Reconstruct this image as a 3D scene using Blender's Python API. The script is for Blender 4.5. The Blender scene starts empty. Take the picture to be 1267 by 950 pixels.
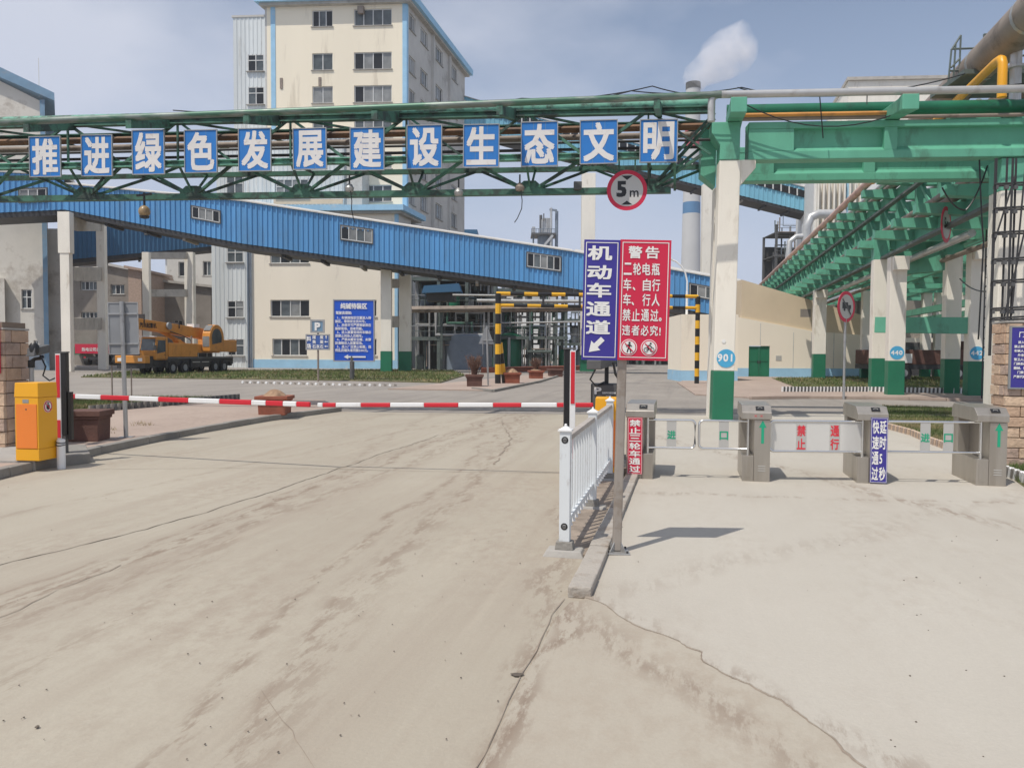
import bpy, bmesh, math, random
from mathutils import Vector as V, Matrix, noise
random.seed(7)
S = bpy.context.scene
COL = S.collection
R = math.radians

# ---------------------------------------------------------------- camera
EYE = V((0, 0, 1.65)); FPX = 960.0; CX, CY = 633.5, 475.0
PITCH = R(2.27); ROLL = R(0.3)
cam_d = bpy.data.cameras.new('camera'); cam = bpy.data.objects.new('camera', cam_d); COL.objects.link(cam)
cam_d.sensor_width = 36; cam_d.lens = FPX / 1267 * 36; cam_d.clip_start = .05; cam_d.clip_end = 5000
CM = Matrix.Translation(EYE) @ Matrix.Rotation(R(90) - PITCH, 4, 'X') @ Matrix.Rotation(ROLL, 4, 'Z')
cam.matrix_world = CM
S.camera = cam
CR = CM.to_3x3()

def ray(px, py):
    return CR @ V(((px - CX) / FPX, -(py - CY) / FPX, -1))
def P(px, py, Y):                 # survey helper: the point seen in direction (px, py) at forward distance Y
    d = ray(px, py); return EYE + d * (Y / d.y)
def G(px, py, z=0.0):             # survey helper: the point of the level z seen in direction (px, py)
    d = ray(px, py); return EYE + d * ((z - EYE.z) / d.z)

def proj(p):
    q = CR.transposed() @ (V(p) - EYE); return CX - q.x / q.z * FPX, CY + q.y / q.z * FPX
def zat(p, py):                   # height at which something standing at p is seen at picture height py
    z = 3.0
    for _ in range(4): z = P(proj((p[0], p[1], z))[0], py, p[1]).z
    return z

# ---------------------------------------------------------------- light
SUN_DIR = V((.36, .38, -1)).normalized()
sun_d = bpy.data.lights.new('sun', 'SUN'); sun_d.energy = 3.55; sun_d.angle = R(.53); sun_d.color = (1, .945, .86)
sun = bpy.data.objects.new('sun', sun_d); COL.objects.link(sun)
sun.rotation_euler = SUN_DIR.to_track_quat('-Z', 'Y').to_euler()
W = bpy.data.worlds.new('World'); S.world = W; W.use_nodes = True
nt = W.node_tree; nt.nodes.clear()
def N(nt, t, **k):
    n = nt.nodes.new(t)
    for a, b in k.items(): setattr(n, a, b)
    return n
out = N(nt, 'ShaderNodeOutputWorld'); bg = N(nt, 'ShaderNodeBackground'); bg.inputs[1].default_value = .112
sky = N(nt, 'ShaderNodeTexSky'); sky.sky_type = 'NISHITA'; sky.sun_disc = False
sky.sun_elevation = math.asin(-SUN_DIR.z); sky.sun_rotation = math.atan2(-SUN_DIR.x, -SUN_DIR.y)
sky.air_density = 1.0; sky.dust_density = 1.2; sky.ozone_density = 1.2; sky.altitude = 0
tc = N(nt, 'ShaderNodeTexCoord'); mp = N(nt, 'ShaderNodeMapping'); mp.inputs['Scale'].default_value = (1, 1, 2.2)
mp.inputs['Location'].default_value = (.35, .2, .1)
nz = N(nt, 'ShaderNodeTexNoise'); nz.inputs['Scale'].default_value = 1.7; nz.inputs['Detail'].default_value = 6; nz.inputs['Roughness'].default_value = .5
rp = N(nt, 'ShaderNodeValToRGB'); rp.color_ramp.elements[0].position = .40; rp.color_ramp.elements[1].position = .62
rp.color_ramp.elements[0].color = (.12, .12, .12, 1); rp.color_ramp.elements[1].color = (.92, .92, .92, 1)
mx = N(nt, 'ShaderNodeMix', data_type='RGBA'); mx.inputs[7].default_value = (6.0, 6.25, 7.1, 1)
L = nt.links.new
L(tc.outputs['Generated'], mp.inputs[0]); L(mp.outputs[0], nz.inputs['Vector']); L(nz.outputs[0], rp.inputs[0])
L(rp.outputs[0], mx.inputs[0]); L(sky.outputs[0], mx.inputs[6])
sp = N(nt, 'ShaderNodeSeparateXYZ'); L(tc.outputs['Generated'], sp.inputs[0])
mr = N(nt, 'ShaderNodeMapRange'); mr.inputs[1].default_value = 0; mr.inputs[2].default_value = .42; mr.inputs[3].default_value = .85; mr.inputs[4].default_value = 0; L(sp.outputs[2], mr.inputs[0])
m2 = N(nt, 'ShaderNodeMix', data_type='RGBA'); m2.inputs[7].default_value = (4.0, 4.75, 6.4, 1); L(mr.outputs[0], m2.inputs[0]); L(mx.outputs[2], m2.inputs[6]); L(m2.outputs[2], bg.inputs[0]); L(bg.outputs[0], out.inputs[0])
S.cycles.volume_bounces = 3
S.view_settings.view_transform = 'Standard'; S.view_settings.look = 'None'; S.view_settings.gamma = 1; S.view_settings.exposure = 0.0

# ---------------------------------------------------------------- materials
def mat(name, col, rough=.65, metal=0.0, var=.12, scale=1.2, dirt=None, damt=.5, dthr=.55, dscale=1.5, stretch=(1, 1, 1), bump=.0, bscale=30, alpha=None, emit=0, panel=0):
    m = bpy.data.materials.new(name); m.use_nodes = True; t = m.node_tree; t.nodes.clear(); L = t.links.new
    o = N(t, 'ShaderNodeOutputMaterial'); b = N(t, 'ShaderNodeBsdfPrincipled'); L(b.outputs[0], o.inputs[0])
    b.inputs['Roughness'].default_value = rough; b.inputs['Metallic'].default_value = metal
    g = N(t, 'ShaderNodeNewGeometry'); mp = N(t, 'ShaderNodeMapping'); mp.inputs['Scale'].default_value = stretch
    L(g.outputs['Position'], mp.inputs[0])
    n1 = N(t, 'ShaderNodeTexNoise'); n1.inputs['Scale'].default_value = scale; n1.inputs['Detail'].default_value = 5; n1.inputs['Roughness'].default_value = .6
    L(mp.outputs[0], n1.inputs['Vector'])
    r1 = N(t, 'ShaderNodeMapRange'); r1.inputs[1].default_value = .3; r1.inputs[2].default_value = .7
    r1.inputs[3].default_value = 1 - var; r1.inputs[4].default_value = 1 + var; L(n1.outputs[0], r1.inputs[0])
    mu = N(t, 'ShaderNodeVectorMath', operation='SCALE'); mu.inputs[0].default_value = col; L(r1.outputs[0], mu.inputs['Scale'])
    c = mu.outputs[0]
    if panel:                                                     # sheets of slightly different age, side by side
        sx = N(t, 'ShaderNodeSeparateXYZ'); L(g.outputs['Position'], sx.inputs[0]); dv = N(t, 'ShaderNodeMath', operation='DIVIDE'); L(sx.outputs[0], dv.inputs[0]); dv.inputs[1].default_value = panel
        fl = N(t, 'ShaderNodeMath', operation='FLOOR'); L(dv.outputs[0], fl.inputs[0]); wn = N(t, 'ShaderNodeTexWhiteNoise', noise_dimensions='1D'); L(fl.outputs[0], wn.inputs['W'])
        r4 = N(t, 'ShaderNodeMapRange'); r4.inputs[3].default_value = .90; r4.inputs[4].default_value = 1.09; L(wn.outputs['Value'], r4.inputs[0])
        m4 = N(t, 'ShaderNodeVectorMath', operation='SCALE'); L(c, m4.inputs[0]); L(r4.outputs[0], m4.inputs['Scale']); c = m4.outputs[0]
    if dirt:
        n2 = N(t, 'ShaderNodeTexNoise'); n2.inputs['Scale'].default_value = dscale; n2.inputs['Detail'].default_value = 8; n2.inputs['Roughness'].default_value = .68
        L(mp.outputs[0], n2.inputs['Vector'])
        r2 = N(t, 'ShaderNodeMapRange'); r2.inputs[1].default_value = dthr; r2.inputs[2].default_value = dthr + .1; r2.inputs[4].default_value = damt
        L(n2.outputs[0], r2.inputs[0])
        mm = N(t, 'ShaderNodeMix', data_type='RGBA'); mm.inputs[7].default_value = (*dirt, 1)
        L(r2.outputs[0], mm.inputs[0]); L(c, mm.inputs[6]); c = mm.outputs[2]
    L(c, b.inputs['Base Color'])
    if bump:
        n3 = N(t, 'ShaderNodeTexNoise'); n3.inputs['Scale'].default_value = bscale; n3.inputs['Detail'].default_value = 4
        L(g.outputs['Position'], n3.inputs['Vector'])
        bp = N(t, 'ShaderNodeBump'); bp.inputs['Strength'].default_value = bump; bp.inputs['Distance'].default_value = .02
        L(n3.outputs[0], bp.inputs['Height']); L(bp.outputs[0], b.inputs['Normal'])
    if emit:
        L(c, b.inputs['Emission Color']); b.inputs['Emission Strength'].default_value = emit
    if alpha is not None: b.inputs['Alpha'].default_value = alpha
    return m
RUST = (.16, .07, .035); GRIME = (.12, .11, .1)
GREEN = (.125, .405, .275)
M = dict(
 green=mat('green_paint', GREEN, .5, var=.12, dirt=(.075, .17, .12), damt=.55, dthr=.55, dscale=1.6, stretch=(1, 1, .45), bump=.1),
 green_worn=mat('worn_green_paint', (.06, .165, .115), .6, var=.3, scale=2, dirt=(.035, .045, .04), damt=.85, dthr=.47, dscale=2.2, bump=.3),
 green_lite=mat('faded_green_paint', (.14, .36, .26), .6, var=.2, scale=2, dirt=(.05, .075, .055), damt=.9, dthr=.48, dscale=3, bump=.3),
 green_pipe=mat('dark_green_pipe', (.012, .14, .072), .4, var=.2, dirt=(.02, .05, .035), damt=.6, dthr=.55),
 green_base=mat('dark_green_dado', (.015, .165, .085), .45, var=.1, dirt=(.05, .14, .1), damt=.3, dthr=.6),
 cream_col=mat('cream_column_paint', (.83, .78, .68), .7, var=.06, dirt=(.52, .45, .35), damt=.5, dthr=.57, stretch=(1, 1, .35), bump=.15),
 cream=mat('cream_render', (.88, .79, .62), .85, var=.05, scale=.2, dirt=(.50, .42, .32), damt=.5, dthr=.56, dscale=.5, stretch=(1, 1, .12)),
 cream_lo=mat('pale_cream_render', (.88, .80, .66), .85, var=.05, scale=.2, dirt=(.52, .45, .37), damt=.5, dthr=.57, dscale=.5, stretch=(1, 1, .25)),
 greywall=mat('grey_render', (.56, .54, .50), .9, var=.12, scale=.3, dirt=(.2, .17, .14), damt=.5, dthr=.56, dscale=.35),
 stainwall=mat('stained_concrete_render', (.60, .57, .51), .9, var=.12, scale=.3, dirt=(.28, .235, .19), damt=.6, dthr=.54, dscale=.3, bump=.2),
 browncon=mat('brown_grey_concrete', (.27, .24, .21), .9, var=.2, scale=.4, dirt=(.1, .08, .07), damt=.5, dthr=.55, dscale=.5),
 tan=mat('tan_render', (.66, .54, .38), .85, var=.07, scale=.4, dirt=(.4, .3, .2), damt=.3, dthr=.6, dscale=.6),
 skyblue=mat('light_blue_paint', (.33, .56, .74), .7, var=.08, dirt=(.6, .6, .56), damt=.6, dthr=.6, dscale=.9),
 clad=mat('white_steel_cladding', (.66, .69, .68), .5, var=.06, scale=.3, dirt=(.36, .33, .28), damt=.45, dthr=.57, stretch=(1, 1, .15), panel=.9),
 clad_tan=mat('tan_steel_cladding', (.62, .48, .34), .6, var=.06),
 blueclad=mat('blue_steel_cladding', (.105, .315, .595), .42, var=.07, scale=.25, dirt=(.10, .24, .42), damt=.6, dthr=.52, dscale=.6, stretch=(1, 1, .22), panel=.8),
 blueshade=mat('shade_darkened_blue_cladding', (.045, .14, .26), .6, var=.07, scale=.3),  # shade of the rear galleries mixed into the blue; cabin roofs share it
 cyanclad=mat('cyan_steel_cladding', (.21, .49, .63), .45, var=.06, scale=.3, panel=1.2),
 roofgrey=mat('grey_white_roof_sheet', (.58, .56, .52), .6, var=.1, scale=.5, dirt=(.3, .27, .24), damt=.4, dthr=.55),
 rooflblue=mat('slate_blue_fascia', (.16, .27, .38), .6, var=.12, dirt=(.25, .28, .32), damt=.5, dthr=.55),
 dark=mat('dark_steel', (.035, .035, .037), .6, var=.25),
 darkgrey=mat('dark_grey_steel', (.10, .10, .10), .6, var=.25),
 steelwork=mat('grey_green_steelwork', (.10, .125, .115), .6, var=.3, dirt=(.2, .19, .17), damt=.5, dthr=.55),
 pipegrey=mat('silver_lagged_pipe', (.50, .50, .49), .38, .35, var=.12, dirt=(.25, .22, .2), damt=.5, dthr=.56),
 oldpipe=mat('weathered_brown_pipe', (.27, .22, .18), .6, .1, var=.2, dirt=(.12, .09, .07), damt=.6, dthr=.52),
 galv=mat('galvanised_steel', (.42, .42, .41), .42, .55, var=.12, dirt=(.26, .24, .22), damt=.5, dthr=.55, dscale=4),
 signback=mat('grey_sign_back', (.27, .28, .29), .55, .1, var=.1),
 kerblite=mat('dusty_kerb_concrete', (.385, .35, .305), .9, var=.16, dirt=(.26, .2, .15), damt=.6, dthr=.5, dscale=4, bump=.6),
 stainless=mat('brushed_stainless_steel', (.42, .385, .335), .36, .7, var=.1, scale=6, stretch=(1, 1, .1), dirt=(.33, .29, .24), damt=.5, dthr=.53, dscale=5),
 stainlite=mat('polished_stainless_tube', (.72, .72, .71), .22, .9, var=.04),
 glass=mat('window_glass', (.10, .115, .12), .12, 0, var=.5, scale=.6),
 glassdark=mat('open_dark_window', (.012, .013, .015), .3, var=.2),
 glasslite=mat('curtained_window_glass', (.24, .245, .24), .25, var=.3, scale=.8),
 frame=mat('window_frame_white', (.62, .62, .6), .5, var=.08),
 white=mat('white_paint', (.80, .80, .79), .5, var=.04, dirt=(.5, .46, .4), damt=.25, dthr=.6, dscale=5),
 fence=mat('white_fence_paint', (.68, .71, .72), .5, var=.06, dirt=(.36, .33, .3), damt=.5, dthr=.57, dscale=7, stretch=(1, 1, .5)),
 rail=mat('dusty_rail_paint', (.42, .38, .34), .7, var=.12, dirt=(.25, .2, .17), damt=.5, dthr=.55, dscale=6),
 red=mat('red_paint', (.62, .02, .035), .45, var=.06),
 signred=mat('red_sign_sheet', (.60, .018, .06), .45, var=.03),
 signblue=mat('indigo_sign_sheet', (.045, .035, .27), .45, var=.03),
 bannerblue=mat('blue_banner_sheet', (.02, .185, .55), .5, var=.06, dirt=(.05, .22, .55), damt=.4, dthr=.55, dscale=4),
 boardblue=mat('royal_blue_sign_sheet', (.01, .09, .55), .5, var=.03),
 letter=mat('white_lettering', (.80, .79, .76), .6, var=.03),
 letterold=mat('weathered_white_lettering', (.74, .72, .70), .65, var=.06, dirt=(.55, .47, .42), damt=.6, dthr=.57, dscale=5),
 lettergreen=mat('green_lettering', (.01, .35, .19), .5, var=.03),
 letterred=mat('red_lettering', (.70, .03, .05), .5, var=.03),
 plate=mat('grey_plate', (.50, .49, .46), .5, .2, var=.04),
 clear=mat('dusty_clear_acrylic', (.72, .71, .68), .25, var=.04, alpha=.62),
 black=mat('black_plastic', (.014, .014, .015), .4, var=.2),
 yellow=mat('yellow_paint', (.78, .42, .02), .45, var=.07, dirt=(.4, .24, .05), damt=.35, dthr=.6),
 amber=mat('amber_cabinet_paint', (.83, .40, .015), .4, var=.04, dirt=(.55, .28, .03), damt=.3, dthr=.62, dscale=4),
 orange=mat('orange_door_paint', (.83, .23, .035), .4, var=.04),
 craneor=mat('crane_orange_paint', (.62, .26, .045), .4, var=.12, dirt=(.35, .15, .05), damt=.45, dthr=.55),
 tyre=mat('tyre_rubber', (.018, .018, .019), .8, var=.2, dirt=(.12, .1, .08), damt=.4, dthr=.55),
 conc=mat('grey_concrete', (.36, .34, .31), .9, var=.14, dirt=(.2, .18, .16), damt=.5, dthr=.56, dscale=3, bump=.4),
 kerb=mat('kerb_concrete', (.25, .235, .21), .9, var=.16, dirt=(.2, .17, .14), damt=.5, dthr=.55, dscale=4, bump=.5),
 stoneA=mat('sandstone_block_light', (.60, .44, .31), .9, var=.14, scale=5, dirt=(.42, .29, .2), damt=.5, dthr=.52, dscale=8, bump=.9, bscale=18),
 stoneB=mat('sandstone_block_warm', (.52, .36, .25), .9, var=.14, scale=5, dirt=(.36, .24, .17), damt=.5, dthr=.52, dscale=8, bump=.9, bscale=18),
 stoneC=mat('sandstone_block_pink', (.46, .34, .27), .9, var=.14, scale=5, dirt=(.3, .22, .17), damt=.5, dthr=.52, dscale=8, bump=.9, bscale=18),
 mortar=mat('mortar', (.22, .17, .13), .95, var=.15),
 brickred=mat('red_brown_planter', (.27, .085, .05), .85, var=.2, scale=3, dirt=(.13, .06, .04), damt=.5, dthr=.55, dscale=5, bump=.4),
 brickdk=mat('brown_planter', (.13, .065, .05), .85, var=.2, scale=3, dirt=(.07, .045, .035), damt=.5, dthr=.55, dscale=5, bump=.4),
 soil=mat('dry_soil', (.34, .22, .14), .95, var=.25, scale=6, bump=1, bscale=20),
 twig=mat('dry_twigs', (.16, .09, .065), .9, var=.2),
 tank=mat('grey_blue_tank', (.20, .24, .29), .55, .2, var=.12, dirt=(.13, .13, .14), damt=.5, dthr=.55, dscale=.6),
 plant=mat('plant_dark_wall', (.09, .09, .085), .9, var=.3, scale=.4),
 haze_white=mat('far_white_building', (.72, .72, .70), .9, var=.06),
 chim=mat('chimney_concrete', (.50, .50, .49), .9, var=.08, scale=.08),
 chimred=mat('chimney_red_band', (.42, .08, .10), .8, var=.08, scale=.2),
 chimblue=mat('chimney_blue_band', (.08, .20, .36), .8, var=.08, scale=.2),
 numblue=mat('blue_roundel', (.07, .38, .62), .5, var=.05),
)

# ---------------------------------------------------------------- mesh helpers
class MB:
    def __init__(s, F=None):
        s.v = []; s.f = []; s.F = F or (lambda p: p)
    def add(s, vs, fs):
        n = len(s.v); s.v += [s.F(V(p)) for p in vs]; s.f += [tuple(i + n for i in q) for q in fs]; return s
    def box(s, x0, x1, y0, y1, z0, z1, t=0):
        return s.add([(x0, y0, z0), (x1, y0, z0), (x1, y1, z0), (x0, y1, z0), (x0 + t, y0 + t, z1), (x1 - t, y0 + t, z1), (x1 - t, y1 - t, z1), (x0 + t, y1 - t, z1)],
                     [(0, 3, 2, 1), (4, 5, 6, 7), (0, 1, 5, 4), (1, 2, 6, 5), (2, 3, 7, 6), (3, 0, 4, 7)])
    def beam(s, p, q, w, h, up=(0, 0, 1)):
        p, q = V(p), V(q); d = (q - p).normalized(); x = d.cross(V(up))
        if x.length < 1e-3: x = d.cross(V((0, 1, 0)))
        x.normalize(); z = x.cross(d); x *= w / 2; z *= h / 2
        return s.add([p - x - z, p + x - z, p + x + z, p - x + z, q - x - z, q + x - z, q + x + z, q - x + z],
                     [(0, 3, 2, 1), (4, 5, 6, 7), (0, 1, 5, 4), (1, 2, 6, 5), (2, 3, 7, 6), (3, 0, 4, 7)])
    def ibeam(s, p, q, w, h, t=.05, up=(0, 0, 1)):
        p, q, u = V(p), V(q), V(up); d = (q - p).normalized(); x = d.cross(u).normalized(); z = x.cross(d)
        s.beam(p + z * (h / 2 - t / 2), q + z * (h / 2 - t / 2), w, t, up); s.beam(p - z * (h / 2 - t / 2), q - z * (h / 2 - t / 2), w, t, up)
        return s.beam(p, q, t, h - 2 * t - .004, up)
    def tube(s, p, q, r, n=8, r2=None, cap=True):
        p, q = V(p), V(q); d = (q - p); up = V((0, 0, 1)) if abs(d.normalized().z) < .9 else V((0, 1, 0))
        x = d.cross(up).normalized(); y = x.cross(d).normalized(); r2 = r if r2 is None else r2
        vs = [p + (x * math.cos(2 * math.pi * i / n) + y * math.sin(2 * math.pi * i / n)) * r for i in range(n)]
        vs += [q + (x * math.cos(2 * math.pi * i / n) + y * math.sin(2 * math.pi * i / n)) * r2 for i in range(n)]
        fs = [(i, (i + 1) % n, n + (i + 1) % n, n + i) for i in range(n)]
        if cap: fs += [tuple(range(n))[::-1], tuple(range(n, 2 * n))]
        return s.add(vs, fs)
    def path(s, pts, r, n=8, closed=False):
        pts = [V(p) for p in pts]; m = len(pts); vs = []; px = None
        for i, p in enumerate(pts):
            if closed: d = pts[(i + 1) % m] - pts[i - 1]
            else: d = pts[min(i + 1, m - 1)] - pts[max(i - 1, 0)]
            d.normalize()
            if px is None:
                up = V((0, 0, 1)) if abs(d.z) < .9 else V((0, 1, 0)); x = d.cross(up).normalized()
            else: x = (px - d * px.dot(d)).normalized()
            px = x; y = x.cross(d)
            vs += [p + (x * math.cos(2 * math.pi * k / n) + y * math.sin(2 * math.pi * k / n)) * r for k in range(n)]
        fs = []
        for i in range(m if closed else m - 1):
            a, b = i * n, ((i + 1) % m) * n
            fs += [(a + k, a + (k + 1) % n, b + (k + 1) % n, b + k) for k in range(n)]
        if not closed: fs += [tuple(range(n))[::-1], tuple(range((m - 1) * n, m * n))]
        return s.add(vs, fs)
    def prism(s, pts, ext):
        pts = [V(p) for p in pts]; e = V(ext); n = len(pts)
        return s.add(pts + [p + e for p in pts], [tuple(range(n))[::-1], tuple(range(n, 2 * n))] + [(i, (i + 1) % n, n + (i + 1) % n, n + i) for i in range(n)])
    def disc(s, c, r, y=.0, n=28, th=.01):     # round plate in the xz plane
        return s.prism([(c[0] + r * math.cos(2 * math.pi * i / n), c[1], c[2] + r * math.sin(2 * math.pi * i / n)) for i in range(n)], (0, th, 0))
    def lathe(s, c, prof, n=16):
        c = V(c); vs = []; fs = []
        for r, z in prof: vs += [c + V((r * math.cos(2 * math.pi * i / n), r * math.sin(2 * math.pi * i / n), z)) for i in range(n)]
        for j in range(len(prof) - 1):
            fs += [(j * n + i, j * n + (i + 1) % n, (j + 1) * n + (i + 1) % n, (j + 1) * n + i) for i in range(n)]
        fs += [tuple(range(n))[::-1], tuple(range((len(prof) - 1) * n, len(prof) * n))]
        return s.add(vs, fs)
    def ball(s, c, r, n=10, sz=1):
        return s.lathe(c, [(max(r * math.sin(math.pi * k / 8), .001), -r * sz * math.cos(math.pi * k / 8)) for k in range(9)], n)
    def quad(s, a, b, c, d): return s.add([a, b, c, d], [(0, 1, 2, 3)])
    def build(s, name, m, parent=None, bevel=0, smooth=False, recalc=True, base=None):
        """base: world point; vertices given in world space are stored relative to it"""
        off = V((0, 0, 0))
        if base is not None: off = V(base)
        me = bpy.data.meshes.new(name); me.from_pydata([tuple(p - off) for p in s.v], [], s.f)
        if recalc and s.f:
            bm = bmesh.new(); bm.from_mesh(me); bmesh.ops.recalc_face_normals(bm, faces=bm.faces); bm.to_mesh(me); bm.free()
        me.materials.append(M[m] if isinstance(m, str) else m)
        if smooth:
            me.polygons.foreach_set('use_smooth', [True] * len(me.polygons))
            try: me.set_sharp_from_angle(angle=R(40))
            except Exception: pass
        o = bpy.data.objects.new(name, me); COL.objects.link(o)
        if parent: o.parent = parent
        elif base is not None: o.location = off
        if bevel:
            b = o.modifiers.new('bevel', 'BEVEL'); b.width = bevel; b.segments = 2; b.limit_method = 'ANGLE'
        return o

def thing(name, label, cat, loc=(0, 0, 0), rz=0, group=None):
    o = bpy.data.objects.new(name, None); COL.objects.link(o); o.location = loc; o.rotation_euler = (0, 0, rz)
    o['label'] = label; o['category'] = cat
    if group: o['group'] = group
    return o
def tag(o, label, cat, group=None):
    o['label'] = label; o['category'] = cat
    if group: o['group'] = group
    return o
def kind(o, k): o['kind'] = k; return o
def copy_tree(o, parent=None):
    c = o.copy(); COL.objects.link(c); c.parent = parent
    for ch in o.children: copy_tree(ch, c)
    return c
def W2(base):                      # world points -> local to a root standing (unrotated) at base
    b = V(base); return lambda p: p - b
def frame(o, u, v, base=None):     # (a, b, z) -> o + a u + b v, relative to base
    o, u, v = V(o), V(u), V(v); b = V(base) if base is not None else o
    return lambda p: o + u * p.x + v * p.y + V((0, 0, p.z)) - b
def struct(name, mb, m, **k): return kind(mb.build(name, m, **k), 'structure')

# ---------------------------------------------------------------- lettering
_g = {}
def glyph(ch, off=.02):
    """outline of one character; strokes are thickened with shifted layers, each a hair proud of the last"""
    k = (ch, off)
    if k not in _g:
        if ch not in _g:
            c = bpy.data.curves.new('t', 'FONT'); c.body = ch; c.size = 1; c.resolution_u = 2
            o = bpy.data.objects.new('t', c); COL.objects.link(o); bpy.context.view_layer.update()
            m = bpy.data.meshes.new_from_object(o)
            _g[ch] = ([tuple(v.co) for v in m.vertices], [tuple(p.vertices) for p in m.polygons])
            bpy.data.objects.remove(o); bpy.data.curves.remove(c); bpy.data.meshes.remove(m)
        v0, f0 = _g[ch]; vs = []; fs = []
        for i, (dx, dz) in enumerate(((0, 0), (off, off), (-off, off), (off, -off), (-off, -off)) if off else ((0, 0),)):
            n = len(vs); vs += [(p[0] + dx, p[1] + dz, i * .00025) for p in v0]; fs += [tuple(q + n for q in f) for f in f0]
        _g[k] = (vs, fs)
    return _g[k]
def put(mb, ch, x, z, w, h, y=0.0, off=.02, fit=False):
    """glyph with its em cell's lower left corner at x, z; faces -y"""
    if ch == ' ': return
    vs, fs = glyph(ch, off)
    if not vs: return
    if fit:
        xs = [p[0] for p in vs]; zs = [p[1] for p in vs]; a, b, c, d = min(xs), max(xs), min(zs), max(zs)
        mb.add([(x + (p[0] - a) / (b - a) * w, y - p[2], z + (p[1] - c) / (d - c) * h) for p in vs], fs)
    else:
        mb.add([(x + p[0] * w, y - p[2], z + (p[1] + .12) * h) for p in vs], fs)
def line(mb, s, x, z, w, h, y=0.0, off=.02, pitch=None):
    pitch = pitch or w
    for ch in s:
        put(mb, ch, x, z, w, h, y, off)
        x += pitch * (.58 if ord(ch) < 128 else 1)
def centred(mb, s, cx, z, w, h, y=0.0, off=.02, pitch=None):
    pitch = pitch or w; tot = sum(pitch * (.58 if ord(c) < 128 else 1) for c in s) - (pitch - w)
    line(mb, s, cx - tot / 2, z, w, h, y, off, pitch)
def border(mb, x0, x1, z0, z1, t, y, th=.002):
    mb.box(x0, x1, y, y + th, z0, z0 + t); mb.box(x0, x1, y, y + th, z1 - t, z1)
    mb.box(x0, x0 + t, y, y + th, z0 + t, z1 - t); mb.box(x1 - t, x1, y, y + th, z0 + t, z1 - t)
def arrow(mb, cx, cz, ln, w, ang, y, head=.42, hw=2.6, th=.002):
    c, s = math.cos(ang), math.sin(ang); a = ln / 2; b = ln / 2 - ln * head
    pts = [(-a, -w / 2), (b, -w / 2), (b, -w * hw / 2), (a, 0), (b, w * hw / 2), (b, w / 2), (-a, w / 2)]
    mb.prism([(cx + p * c - q * s, y, cz + p * s + q * c) for p, q in pts], (0, th, 0))

# ---------------------------------------------------------------- walls with openings and windows
def wall(F, x0, x1, z0, z1, ops, depth=.15, y=0.0, top=None):
    """front sheet in the local xz plane with real openings and their reveals; top(x) gives a sloping top"""
    mb = MB(F); xs = sorted({x0, x1, *[o[0] for o in ops], *[o[1] for o in ops]}); zs = sorted({z0, z1, *[o[2] for o in ops], *[o[3] for o in ops]})
    for i in range(len(xs) - 1):
        for j in range(len(zs) - 1):
            cx, cz = (xs[i] + xs[i + 1]) / 2, (zs[j] + zs[j + 1]) / 2
            if any(o[0] < cx < o[1] and o[2] < cz < o[3] for o in ops): continue
            mb.quad((xs[i], y, zs[j]), (xs[i + 1], y, zs[j]), (xs[i + 1], y, zs[j + 1]), (xs[i], y, zs[j + 1]))
    for a, b, c, d in ops:
        e = y + depth
        mb.quad((a, y, c), (b, y, c), (b, e, c), (a, e, c)); mb.quad((a, y, d), (b, y, d), (b, e, d), (a, e, d))
        mb.quad((a, y, c), (a, y, d), (a, e, d), (a, e, c)); mb.quad((b, y, c), (b, y, d), (b, e, d), (b, e, c))
    return mb
def window(F, parent, x0, x1, z0, z1, y, n=2, pat=None, tr=0, t=.06, fm='frame', sill=True, sm='conc'):
    """frame (part) with panes (sub-parts) standing in an opening; pat: 'g' glass, 'd' open and dark, 'c' curtained"""
    f = MB(F); f.box(x0, x1, y, y + t, z0, z0 + t); f.box(x0, x1, y, y + t, z1 - t, z1)
    f.box(x0, x0 + t, y, y + t, z0 + t, z1 - t); f.box(x1 - t, x1, y, y + t, z0 + t, z1 - t)
    zt = z1
    if tr: zt = z1 - (z1 - z0) * tr; f.box(x0 + t, x1 - t, y, y + t, zt - t / 2, zt + t / 2)
    w = (x1 - x0) / n
    for i in range(1, n): f.box(x0 + w * i - t / 2, x0 + w * i + t / 2, y - .01, y + t - .01, z0 + t, z1 - t)
    fo = f.build('window', fm, parent, recalc=True)
    for i in range(n):
        k = (pat or 'g' * n)[i % len(pat or 'g')] if pat else random.choice('ggcd')
        MB(F).box(x0 + w * i, x0 + w * (i + 1), y + t * .6, y + t * .6 + .01, z0, z1).build('pane', {'g': 'glass', 'd': 'glassdark', 'c': 'glasslite'}[k], fo, recalc=False)
    if sill: MB(F).box(x0 - .1, x1 + .1, y - .24, y, z0 - .08, z0 - .003).build('sill', sm, fo)
    return fo
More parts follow.
